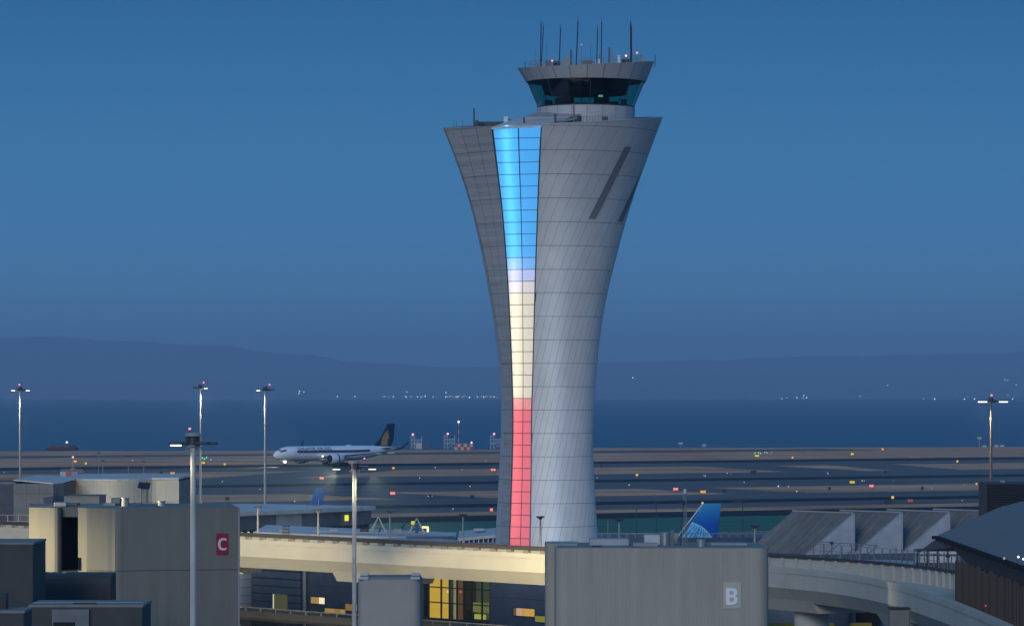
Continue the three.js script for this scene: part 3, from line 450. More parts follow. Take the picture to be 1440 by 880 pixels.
{ // tower marked B
  const d = 252, k = d / F, top = H - (771 - HORIZON) * k, x0 = (781 - 720) * k, x1 = (1082 - 720) * k, z1 = -d, z0 = -d - 9;
  const t = thing('lift_tower', 'broad ribbed grey block with a white letter B', 'building');
  const c = 2; // local zero stays at the world origin
  const ribMat = mat(0.46, 0.425, 0.355, 0.75, { map: stain });
  const wall = mesh('ribbed_wall', extrudePlan(ribbed(roundRect(x0, x1, z0, z1, 0.75), 0.24, -0.004), 0, top), ribMat, t);
  mesh('roof_edge', extrudePlan(roundRect(x0 + 0.15, x1 - 0.15, z0 + 0.15, z1 - 0.15, 0.7), top - 0.1, top + 0.05), M.stucco, t);
  mesh('side_wall', extrudePlan(ribbed(roundRect((767 - 720) * 258 / F, (767 - 720) * 258 / F + 2.2, -262, -257.5, 0.5), 0.24, -0.004), 0, top + 0.08), ribMat, t);
  for (const px of [864, 950]) mesh('wall_joint', box(0.03, top, 0.012, (px - 720) * k, top / 2, z1 + 0.0), ribMat, wall);
  const plate = mesh('letter_plate', box(25 * k, 37 * k, 0.05, (1030 - 720) * k, H - (837 - HORIZON) * k, z1 + 0.03), mat(0.49, 0.455, 0.395, 0.6), t);
  const g = new TextGeometry('B', { font, size: 24 * k * 0.98, depth: 0.05, curveSegments: 6 }); g.computeBoundingBox(); const bb = g.boundingBox; g.translate((1029.5 - 720) * k - (bb.max.x + bb.min.x) / 2, H - (838.5 - HORIZON) * k - (bb.max.y + bb.min.y) / 2, z1 + 0.06); mesh('letter', g, mat(0.85, 0.85, 0.88, 0.5), plate);
  const R = (name, a, b, ya, yb, dd, m, deep = 1) => { const q = dd / F, y1 = H - (ya - HORIZON) * q; return mesh(name, box((b - a) * q, y1 - top + 0.06, deep, ((a + b) / 2 - 720) * q, (y1 + top) / 2, -dd, 0.03), m, t); };
  R('roof_unit', 906, 928, 752.5, 763, 258, M.white); R('roof_plate', 943, 948, 745.5, 770, 255, M.wallGrey, 0.2); R('roof_slab', 829, 884, 758, 766, 257, M.roofPale, 2.2); R('roof_slab', 890, 925, 764, 768, 255, M.galv, 1.6); R('roof_slab', 1000, 1050, 764, 768, 257, M.roofPale, 2); R('roof_slab', 780, 812, 765, 770, 256, M.galv, 1.2); R('roof_hatch', 832, 846, 768, 771, 253.2, M.dark, 0.4); R('roof_hatch', 879, 900, 769, 771, 253.2, M.dark, 0.4); R('roof_unit', 948, 953, 750, 763, 258, M.galv, 0.5);
  for (const [a, b, y, dd] of [[929, 942.5, 749, 256], [980, 993, 759, 253.5]]) { const q = dd / F, r = (b - a) / 2 * q, y1 = H - (y - HORIZON) * q, X = ((a + b) / 2 - 720) * q; const v = mesh('roof_vent', cyl(r, r, y1 - top, X, top, -dd, 20), M.steel, t); mesh('vent_collar', cyl(r * 1.06, r * 1.06, 0.05, X, y1 - 0.2, -dd, 20), M.galv, v); mesh('vent_collar', cyl(r * 1.06, r * 1.06, 0.06, X, y1 - 0.03, -dd, 20), M.galv, v); }
  // lattice mast on the roof
  const q = 255 / F, mx = (963.5 - 720) * q, mast = thing('lattice_mast', 'slim lattice aerial mast on the roof of the block marked B', 'mast', [mx, top + 0.05, -255]);
  const mh = H - (690 - HORIZON) * q - top; const w = y => 0.19 * (1 - 0.55 * y / mh), legs = []; for (const a of [0, 2.1, 4.2]) { const f = y => V(w(y) * Math.sin(a), y, w(y) * Math.cos(a)); mesh('leg', bar(f(0), f(mh), 0.022, 5), M.galv, mast); legs.push(f); }
  for (let y = 0.1, i = 0; y < mh - 0.3; y += 0.26, i++) for (let j = 0; j < 3; j++) mesh('lacing', bar(legs[j](y), legs[(j + 1) % 3](y + 0.26), 0.013, 4), M.galv, mast);
  mesh('aerial_head', box(0.16, 0.3, 0.16, 0, mh - 0.1, 0, 0.03), M.whitePaint, mast); mesh('drum_aerial', cyl(0.16, 0.16, 0.14, 0, 0, 0, 16).rotateX(Math.PI / 2).translate(-0.14, mh * 0.78, 0.12), M.dark, mast); mesh('feeder_cable', bar(V(-0.3, 0.05, 0.1), V(-0.1, mh * 0.78, 0.1), 0.018, 5), M.black, mast);
}
{ // tower marked C
  const Y = (py, d = 335) => H - (py - HORIZON) * d / F, top = Y(715), Yj = Y(803);
  const t = thing('lift_tower', 'plain block with a red plate lettered C and a tall black opening', 'building');
  const main = planPx([[121, 336.1], [150, 335.45], [157, 335.32], [161, 335.22], [165, 335.2], [169, 335.25], [174, 335.36], [336, 338], [322, 351], [121, 351]]);
  const cm = mat(0.235, 0.228, 0.2, 0.8, { map: stain });
  const m1 = mesh('main_wall', extrudePlan(main, Yj + 0.02, top), cm, t); mesh('lower_wall', extrudePlan(main, 0, Yj - 0.02), cm, t);
  mesh('wall_core', extrudePlan(planPx([[123, 336.6], [165, 335.8], [333, 338.5], [320, 350], [123, 350]]), 0.2, top - 0.2), cm, t);
  mesh('reveal', extrudePlan(planPx([[109, 337.1], [121.4, 336.7], [121.4, 350], [109, 350]]), 0, top), cm, t);
  mesh('stair_wall', extrudePlan(planPx([[40, 338.6], [76, 337.4], [80, 337.35], [83, 337.6], [85.5, 338.3], [86.5, 340], [86.5, 350], [40, 350]]), 0, top), cm, t);
  mesh('lintel', extrudePlan(planPx([[86.3, 338.6], [109.2, 338], [109.2, 341], [86.3, 341]]), Y(727, 338), top - 0.05), cm, t);
  mesh('recess_back', extrudePlan(planPx([[85, 349], [112, 349], [112, 350.2], [85, 350.2]]), 0, top - 0.1), cm, t);
  mesh('recess_roof', extrudePlan(planPx([[86, 341], [110, 341], [110, 350], [86, 350]]), top - 0.3, top - 0.06), cm, t);
  mesh('recess_floor', extrudePlan(planPx([[86, 338], [110, 338], [110, 343], [86, 343]]), Y(803, 338) - 0.4, Y(803, 338)), cm, t);
  const q = 337 / F; mesh('louvre', box(8 * q, 18 * q, 0.1, (113 - 720) * q, Y(793, 337), -337.0), M.black, t); mesh('wall_light', box(11 * q, 0.12, 0.2, (114.5 - 720) * q, Y(806.5, 337), -336.8), M.galv, t);
  // red plate with the letter, set on the right-hand face
  const a = main[6], b = main[7], th = Math.atan2(-(b[1] - a[1]), b[0] - a[0]), n = V(Math.sin(th), 0, Math.cos(th)), c = hit(312, 765, V(a[0], 0, a[1]), n);
  const k = 337.6 / F, pl = new THREE.Group(); const plate = mesh('letter_plate', box(17 * k, 30 * k, 0.05, 0, 0, 0.04).rotateY(th).translate(c.x, c.y, c.z), mat(0.34, 0.012, 0.035, 0.5), t);
  const g = new TextGeometry('C', { font, size: 17 * k, depth: 0.04, curveSegments: 6 }); g.computeBoundingBox(); const bb = g.boundingBox; g.translate(-(bb.max.x + bb.min.x) / 2, -(bb.max.y + bb.min.y) / 2, 0.07); g.rotateY(th); g.translate(c.x, c.y, c.z); mesh('letter', g, mat(0.7, 0.68, 0.7, 0.5), plate);
  mesh('corner_trim', box(0.14, top, 0.2, main[7][0] - 0.02, top / 2, main[7][1] - 0.02, 0.03), M.galv, t);
  const R = (name, x0, x1, ya, dd, m, deep = 1) => { const s = dd / F, y1 = H - (ya - HORIZON) * s; return mesh(name, box((x1 - x0) * s, y1 - top + 0.06, deep, ((x0 + x1) / 2 - 720) * s, (y1 + top) / 2, -dd, 0.03), m, t); };
  R('roof_unit', 77, 94, 706.5, 343, M.galv, 2); R('roof_unit', 94, 110, 708, 346, M.steelDark, 2); R('roof_slab', 146, 163, 708, 345, M.roofPale, 2); R('roof_slab', 163, 180, 709, 344, M.dark, 2); R('roof_slab', 190, 222, 712, 341, M.steelDark, 1.5); R('roof_slab', 240, 300, 711.5, 346, M.roofPale, 1); R('covered_unit', 156, 169, 700.5, 347, M.wallBlue, 1);
  for (const [x0, x1, y] of [[170, 181, 700], [221, 232, 704.5]]) { const s = 342 / F, r = (x1 - x0) / 2 * s, y1 = H - (y - HORIZON) * s; const v = mesh('roof_vent', cyl(r, r * 0.85, y1 - top, ((x0 + x1) / 2 - 720) * s, top, -342, 18), M.galv, t); mesh('vent_cap', cyl(r * 1.1, r * 1.1, 0.08, ((x0 + x1) / 2 - 720) * s, y1 - 0.08, -342, 18), M.steel, v); }
  const sp = thing('solar_panel_post', 'tilted dark solar panel on a thin post above the lettered C block', 'solar panel', [(198 - 720) * 346 / F, top, -346]);
  const s = 346 / F; mesh('post', cyl(0.05, 0.05, 25 * s, 0, 0, 0, 8), M.steelDark, sp); mesh('panel', box(1.05, 0.05, 1.0, 0, 0, 0).rotateX(0.5).rotateZ(-0.12).translate(4 * s, 27 * s, 0), mat(0.015, 0.017, 0.025, 0.3), sp); mesh('bracket', bar(V(0, 21 * s, 0), V(5 * s, 22 * s, 0), 0.03, 5), M.steelDark, sp);
}
{ // small ribbed stair tower
  const d = 296, k = d / F, top = H - (815 - HORIZON) * k, x0 = (503 - 720) * k, x1 = (592 - 720) * k;
  const t = thing('stair_tower', 'narrow ribbed grey stair tower with a pale stepped cap under the guideway', 'building');
  mesh('ribbed_wall', extrudePlan(ribbed(roundRect(x0, x1, -d - 5, -d, 0.7), 0.25, -0.004), 0, top), mat(0.44, 0.41, 0.37, 0.75, { map: faint }), t);
  mesh('cap', extrudePlan(roundRect(x0 + 0.1, x1 - 0.1, -d - 4.9, -d - 0.1, 0.6), top, top + 0.16), M.stucco, t);
  for (const x of [x0 + 0.45, x1 - 0.45]) { mesh('cap_block', box(0.72, 0.2, 1.2, x, top + 0.1, -d - 0.52, 0.04), M.white, t); mesh('cap_block', box(0.62, 0.14, 1.1, x, top + 0.34, -d - 1.4, 0.03), M.white, t); }
}
{ // dim roofs and blocks along the left foreground
  const blk = (name, label, cat, a, b, ya, yb, d, deep, m, r = 0.08) => { const k = d / F, y1 = H - (ya - HORIZON) * k; const t = thing(name, label, cat, [((a + b) / 2 - 720) * k, 0, -d]); mesh('wall', box((b - a) * k, y1, deep, 0, y1 / 2, -deep / 2, r), m, t); mesh('roof_edge', box((b - a) * k + 0.1, 0.18, deep + 0.1, 0, y1 + 0.06, -deep / 2, 0.04), M.stucco, t); return [t, k, y1]; };
  blk('plant_block', 'dark plain wall block left of the block marked C', 'building', -70, 46, 765.5, 880, 300, 8, M.wallDark);
  { const d = 316, k = d / F, t = thing('canopy', 'dark curved canopy roof at the foot of the block marked C', 'canopy', [(101 - 720) * k, 0, -d]); const y = H - (848 - HORIZON) * k, w = 109 * k;
    const yt = H - (808.5 - HORIZON) * k; { const sh = new THREE.Shape([[0, y], [0, yt - 0.7], [0.12, yt - 0.3], [0.42, yt - 0.06], [0.9, yt], [3.6, yt], [3.6, y]].map(([a, b]) => new THREE.Vector2(a, b))); mesh('canopy_roof', planar(new THREE.ExtrudeGeometry(sh, { depth: w, bevelEnabled: true, bevelSize: 0.12, bevelThickness: 0.12, bevelSegments: 2 }).rotateY(Math.PI / 2).translate(-w / 2, 0, 0.8)), M.wallDark, t); } mesh('wall', box(w - 0.8, y, 3, 0, y / 2, -1.5), M.wallDark, t); mesh('fascia', box(w + 0.1, 0.12, 0.2, 0, y, 0.62), M.dark, t);
    for (let i = 0; i < 9; i++) mesh('roof_stone', box(rr(0.15, 0.35), rr(0.12, 0.3), 0.3, -w / 2 + 0.4 + i * 0.28, yt + 0.06, -1.2, 0.03), i % 2 ? M.white : M.dark, t); }
  { const [t, k, y] = blk('low_roof_block', 'low dark block with a pale flat roof and a black window', 'building', 40, 200, 853.5, 880, 262, 6, M.wallDark); mesh('bay', box(52 * k, y, 0.3, (99 - 120) * k, y / 2 - 0.15, 0.12), M.wallGrey, t); mesh('window', box(30 * k, 1.4, 0.1, (90 - 120) * k, y - 1.7, 0.3), M.black, t); mesh('roof_hatch', box(1.6, 0.12, 0.6, -0.2, y + 0.2, -1), M.dark, t); mesh('roof_pipe', bar(V(-3.6, y + 0.25, -0.6), V(3.7, y + 0.25, -1), 0.05, 6), M.galv, t); }
  { const [t, k, y] = blk('low_roof_block', 'small dark roof block beside the plain wall block', 'building', -60, 33, 862, 880, 240, 4, M.wallDark); mesh('roof_unit', box(1.1, 1.1, 1, 0.2, y + 0.6, -2, 0.04), M.dark, t); mesh('roof_unit', box(0.5, 0.9, 0.6, -0.8, y + 0.5, -2.4, 0.04), M.wallGrey, t); }
  { const d = 298, k = d / F, t = thing('post_block', 'square concrete post in front of the guideway bend', 'post', [(1265 - 720) * k, 0, -d]); const y = H - (856 - HORIZON) * k; mesh('shaft', box(29 * k, y, 1.5, 0, y / 2, 0, 0.15), M.concreteDim, t); mesh('cap', box(30 * k, 0.12, 1.6, 0, y + 0.05, 0, 0.03), M.dark, t); }
}

// ---------------------------------------------------------------- buildings behind the guideway
const wallRun = (t, pts, y0, y1, m, name = 'wall_panel', thick = 0.4, gap = 0.03) => { for (let i = 0; i + 1 < pts.length; i++) { const [ax, az] = pts[i], [bx, bz] = pts[i + 1], L = Math.hypot(bx - ax, bz - az); mesh(name, box(L - gap, y1 - y0, thick, 0, (y0 + y1) / 2, -thick / 2).rotateY(Math.atan2(-(bz - az), bx - ax)).translate((ax + bx) / 2, 0, (az + bz) / 2), m, t); } };
{
  const YY = (py, d) => H - (py - HORIZON) * d / F;
  { const t = thing('hangar', 'pale building with a long curved wall behind the block marked C', 'building'), top = YY(676, 522), pts = planPx([[84, 530], [100, 526], [116, 523.5], [132, 522], [148, 521.5], [164, 522], [180, 523.5], [196, 526], [213, 530], [232, 530.5], [251, 531]]);
    const wm = mat(0.6, 0.58, 0.53, 0.7, { map: faint }), cv = new THREE.CatmullRomCurve3(pts.map(([x, z]) => V(x, 0, z))), fp = cv.getPoints(30).map(p => [p.x, p.z]); for (let c = 0; c < 6; c++) wallRun(t, fp, top * c / 6 + 0.02, top * (c + 1) / 6 - 0.02, wm, 'wall_panel', 0.4, 0.012);
    mesh('backing', extrudePlan([...pts.map(([x, z]) => [x, z - 0.5]), [pts[10][0], -560], [pts[0][0], -560]], 0, top - 0.3), M.wallGrey, t);
    mesh('roof', extrudePlan([...pts.map(([x, z]) => [x, z + 0.2]), [pts[10][0] + 0.3, -556], [pts[0][0], -556]], top - 0.02, top + 0.22), M.white, t); }
  { const d = 505, k = d / F, t = thing('grey_block', 'blue grey block with a white roof edge beside the curved pale wall', 'building'), top = YY(680, d); const pts = planPx([[18, 505], [36, 505], [54, 505], [74, 505], [90, 512]]); wallRun(t, pts, 0, top - 1.3, M.wallBlue); wallRun(t, pts, top - 1.26, top, M.wallBlue); mesh('backing', extrudePlan([...pts.map(([x, z]) => [x, z - 0.45]), [pts[4][0], -530], [pts[0][0], -530]], 0, top - 0.1), M.wallDark, t); mesh('roof', slab([V(pts[0][0], top + 0.5, pts[0][1] + 0.1), V(pts[3][0], top + 0.05, pts[3][1] + 0.1), V(pts[4][0], top + 0.05, pts[4][1]), V(pts[4][0], top + 0.3, -530), V(pts[0][0], top + 0.6, -530)], 0.1), M.white, t); }
  { const d = 490, k = d / F, t = thing('low_wing', 'low blue grey wing in front of the curved pale wall', 'building', [(114 - 720) * k, 0, -d]), top = YY(698.5, d); mesh('wall', box(50 * k, top, 8, 0, top / 2, -4, 0.05), M.wallBlue, t); mesh('roof_edge', box(50.5 * k, 0.14, 8.2, 0, top + 0.03, -4), M.steelDark, t); }
  { const d = 515, k = d / F, t = thing('navy_block', 'dark navy building beside the blue grey block', 'building', [(-30 - 720) * k, 0, -d]), top = YY(677, d); for (let i = 0; i < 6; i++) mesh('wall_panel', box(102 * k, top / 6 - 0.04, 0.4, 0, top * (i + 0.5) / 6, 0), M.wallNavy, t); mesh('backing', box(100 * k, top - 0.2, 12, 0, top / 2, -6.3), M.wallDark, t);
    const fz = 14, kk = (d - fz) / F, f = thing('roof_fence', 'thin pipe railing in front of the dark navy building', 'railing', [0, 0, -(d - fz)]); const base = YY(744, d - fz); for (let px = -20; px <= 40; px += 15) mesh('post', bar(V((px - 720) * kk, base - 8, 0), V((px - 720) * kk, YY(724, d - fz), 0), 0.07, 6), M.galv, f); for (const py of [724, 733]) mesh('rail', bar(V((-25 - 720) * kk, YY(py, d - fz), 0), V((40 - 720) * kk, YY(py, d - fz), 0), 0.05, 6), M.galv, f); }
  { // concourse
    const O = P(338, 720, 585), O2 = P(576, 720, 622), e = O2.clone().sub(O).setY(0).normalize(), L = Math.hypot(O2.x - O.x, O2.z - O.z), th = Math.atan2(-e.z, e.x);
    const t = thing('concourse', 'low blue grey concourse with a broad white roof and a lit yellow gate sign', 'building', [O.x, 0, O.z], th), n = V(Math.sin(th), 0, Math.cos(th)), lx = px => { const p = hit(px, 730, V(O.x, 0, O.z), n); return (p.x - O.x) * e.x + (p.z - O.z) * e.z; };
    const top = YY(721.5, 600), by = YY(741, 600);
    for (const [a, b, m] of [[300, 338, M.wallBlue], [338, 388, M.wallBlue], [388, 424, M.roofPale], [424, 452, M.wallBlue], [452, 479, M.wallBlue], [479, 502, M.wallGrey], [502, 522, M.wallBlue]]) mesh('wall_panel', box(lx(b) - lx(a) - 0.05, top - by, 0.5, (lx(a) + lx(b)) / 2, (top + by) / 2, -0.25), m, t);
    mesh('window_band', box(lx(522) - lx(300), by - YY(748, 600), 0.4, (lx(522) + lx(300)) / 2, (by + YY(748, 600)) / 2, -0.7), M.glassDark, t);
    for (let px = 305; px < 520; px += 9) mesh('window_mullion', box(0.15, by - YY(748, 600), 0.3, lx(px), (by + YY(748, 600)) / 2, -0.5), M.steelDark, t);
    for (const px of [342, 351, 366, 466]) mesh('window_lamp', ball(0.22, lx(px), by - 0.45, -0.3), glow(0.75, 0.78, 0.7, 0.8), t);
    mesh('lower_wall', box(lx(522) - lx(300), YY(748, 600), 0.5, (lx(522) + lx(300)) / 2, YY(748, 600) / 2, -0.3), M.wallGrey, t);
    mesh('roof', box(lx(524) - lx(296), 0.7, 26, (lx(524) + lx(296)) / 2, top + 0.36, -12.4, 0.1), M.white, t);
    mesh('end_wall', box(0.5, top, 24, lx(522), top / 2, -12.5), M.wallNavy, t);
    mesh('gate_sign', box(0.9, 0.9, 0.15, lx(486.5), YY(730.5, 600), 0.1, 0.04), glow(0.95, 0.85, 0.06, 1), t);
    mesh('roof_post', box(0.12, 1.4, 0.12, lx(506), top + 1.1, -8), M.galv, t); mesh('roof_rail', box(3.5, 0.12, 0.12, lx(498), top + 0.75, -8), M.galv, t);
  }
  { // low white roof strip with skylight trusses
    const d = 500, k = d / F, t = thing('flat_roof_wing', 'low flat white roof behind the guideway parapet', 'building', [0, 0, -d]); const y = YY(751, d);
    mesh('roof', slab([V((360 - 720) * k, y + 0.5, 6), V((560 - 720) * k, y - 0.05, 9), V((640 - 720) * k, y - 0.35, 11), V((640 - 720) * k, y - 0.35, -16), V((360 - 720) * k, y + 0.5, -20)], 0.5), M.white, t);
    mesh('wall', box((640 - 360) * k, y - 0.8, 22, (500 - 720) * k, (y - 0.8) / 2, -4), M.wallGrey, t);
    mesh('parapet', box((640 - 574) * k, 0.75, 0.3, (608 - 720) * k, YY(758, d - 12), 12.2), M.wallBlue, t);
    mesh('roof_pipe', bar(V((440 - 720) * k, y + 0.5, 4), V((600 - 720) * k, y + 0.2, 6), 0.12, 6), M.galv, t); for (const px of [400, 470, 513, 560]) mesh('roof_unit', box(1.1, 0.5, 0.8, (px - 720) * k, y + 0.5, 2, 0.04), px === 513 ? M.dark : M.galv, t);
    for (let i = 0; i < 3; i++) mesh('roof_frame', [bar(V((404 + i * 3 - 720) * k, y, 8), V((404 + i * 3 - 720) * k, y + 1.4, 8), 0.05, 5), bar(V((401 - 720) * k, y + 0.5 + i * 0.4, 8), V((413 - 720) * k, y + 0.5 + i * 0.4, 8), 0.05, 5)], M.steelDark, t);
    for (const [px, top, lamp] of [[532, 726, 0], [586, 728, 1]]) {
      const f = thing('truss_frame', lamp ? 'white A-shaped roof truss with yellow lamps' : 'white A-shaped roof truss beside a dark lamp post', 'truss', [(px - 720) * k, y - 0.1, -d]), h = YY(top, d) - y;
      for (const [a, z] of [[-1.25, 0.6], [1.15, 0.6], [-1.0, -0.8], [0.95, -0.8]]) mesh('leg', bar(V(a, 0, z), V(0.02 * a, h, z * 0.1), 0.075, 6), M.white, f); mesh('tie', bar(V(-0.65, h * 0.48, 0.3), V(0.6, h * 0.48, 0.3), 0.05, 6), M.galv, f); mesh('ridge', bar(V(0, h, -0.4), V(0, h, 0.4), 0.08, 6), M.white, f);
      if (lamp) { mesh('yellow_lamp', box(0.45, 0.45, 0.2, -0.5, h * 0.75, 0.5, 0.05), glow(0.6, 0.55, 0.05, 1), f); mesh('lamp_sign', box(0.85, 0.28, 0.2, 1.1, h * 0.48, 0.6, 0.03), glow(1, 0.9, 0.35, 1.2), f); mesh('lamp_sign', box(0.28, 0.55, 0.2, 1.42, h * 0.32, 0.6, 0.03), glow(1, 0.9, 0.35, 1.2), f); mesh('blue_panel', box(0.4, 1.2, 0.1, 0, h * 0.3, 0.4), mat(0.02, 0.05, 0.25, 0.6), f); } else mesh('dark_panel', box(0.22, 1.3, 0.1, 0, 0.6, 0.2).rotateZ(-0.25), M.dark, f);
    }
  }
  { const d = 478, k = d / F, t = thing('ribbed_roof', 'pale blue ribbed roof with short posts beside the tower foot', 'roof', [(672 - 720) * k, 0, -d]), y = YY(752, d); mesh('roof', slab([V(-2.4, y - 0.3, 3), V(2.6, y + 0.15, 3), V(2.6, y + 0.6, -8), V(-2.4, y + 0.2, -8)], 0.35), M.white, t); mesh('roof_ridge', box(1.3, 0.25, 2, 0.1, y + 0.55, -3, 0.08), M.white, t); for (let i = 0; i < 9; i++) mesh('post', box(0.14, 1.2, 0.14, -2.2 + i * 0.58, y - 0.9, 2.8), M.white, t); mesh('wall', box(5, y - 0.5, 9, 0.1, (y - 0.5) / 2, -2.2), M.wallBlue, t); }
  { // long low parapet walls right of the tower
    const d = 560, k = d / F, t = thing('service_road_barrier', 'long low grey barrier wall right of the tower foot', 'barrier', [(960 - 720) * k, 0, -d]); mesh('wall', box(300 * k, YY(756, d), 1, 0, YY(756, d) / 2, 0, 0.1), M.wallBlue, t); mesh('rail', box(300 * k, 0.12, 0.12, 0, YY(750, d), 0), M.galv, t); for (let i = 0; i < 26; i++) mesh('post', box(0.1, YY(750, d) - YY(756, d), 0.1, (-150 + i * 12) * k, (YY(750, d) + YY(756, d)) / 2, 0), M.galv, t);
    for (const [px, top] of [[855, 731], [895, 716], [923, 707], [1045, 705], [1026, 748]]) { const q = 640 / F, o = thing('thin_mast', 'very thin grey pole on the apron right of the tower', 'pole', [(px - 720) * q, 0, -640], 0, 'thin poles on the apron'); mesh('pole', cyl(0.1, 0.06, H - (top - HORIZON) * q, 0, 0, 0, 6), px === 855 ? M.galv : M.steelDark, o); mesh('pole_cap', box(0.3, 0.15, 0.3, 0, H - (top - HORIZON) * q, 0), M.steelDark, o); } }
}
{ // sawtooth roof building
  const A = V(37.6, 16.7, -430), Ab = V(37.6, 12.25, -430), step = V(5.5, 0, -2.2), B = Ab.clone().sub(step).add(V(0.05, 0, 0)), e2 = V(-6.1, 0, -8.2);
  const roofT = mat(0.24, 0.225, 0.21, 0.9, { map: streak }), white = mat(0.62, 0.64, 0.67, 0.65, { map: mottle });
  const t = thing('sawtooth_building', 'building with a row of sawtooth roofs, brown slopes and white ends', 'building');
  for (let i = 0; i < 5; i++) {
    const o = step.clone().multiplyScalar(i), a = A.clone().add(o), ab = Ab.clone().add(o), b = B.clone().add(o), c = a.clone().add(e2), cb = ab.clone().add(e2), d = b.clone().add(e2);
    const up = V(0, 0.05, 0);
    const g = quads([[b, a, c, d]]), uv = g.attributes.uv, p = g.attributes.position; for (let k = 0; k < p.count; k++) { const w = V(p.getX(k), p.getY(k), p.getZ(k)).sub(b); uv.setXY(k, w.dot(e2.clone().normalize()), w.y * 3); }
    const sl = mesh('roof_slope', g, roofT, t); mesh('end_wall', quads([[b, ab, a]]), white, t); mesh('back_wall', quads([[ab, cb, c, a]]), white, t); mesh('far_end_wall', quads([[cb, d, c]]), white, t);
    mesh('ridge_coping', bar(a.clone().add(up), c.clone().add(up), 0.11, 5), M.roofPale, sl); mesh('verge_coping', bar(a.clone().add(up), b.clone().add(up), 0.05, 5), M.roofPale, sl);
    mesh('corner_strip', bar(a.clone().add(V(0.08, 0, 0)), ab.clone().add(V(0.08, 0, 0)), 0.1, 5), M.roofPale, t);
    const m = V(0, 0, 0); for (let s = 1; s < 4; s++) { const q0 = a.clone().lerp(c, s / 4), q1 = b.clone().lerp(d, s / 4), nn = V(0, 0.03, 0.02); mesh('roof_seam', bar(q0.add(nn), q1.add(nn), 0.035, 4), M.wallGrey, sl); }
  }
  mesh('base', slab([V(25, 12.2, -422), V(70, 12.2, -436), V(66, 12.2, -462), V(22, 12.2, -440)], 12.2), M.wallBlue, t);
  mesh('low_wall', box(20, 8.6, 0.4, 29, 4.3, -395), mat(0.28, 0.33, 0.42, 0.6, { map: mottle }), t);
  const yb = thing('yellow_barrier', 'yellow painted barrier behind the round guideway pier', 'barrier', [29, 0, -391]); mesh('panel', box(14, 3.2, 0.3, 0, 5.4, 0), mat(0.35, 0.25, 0.03, 0.7), yb); mesh('rail', box(14, 0.25, 0.4, 0, 6.6, 0.1), mat(0.4, 0.3, 0.03, 0.7), yb); for (let i = 0; i < 6; i++) mesh('post', box(0.25, 5, 0.25, -6.5 + i * 2.6, 2.5, 0), M.steelDark, yb);
}
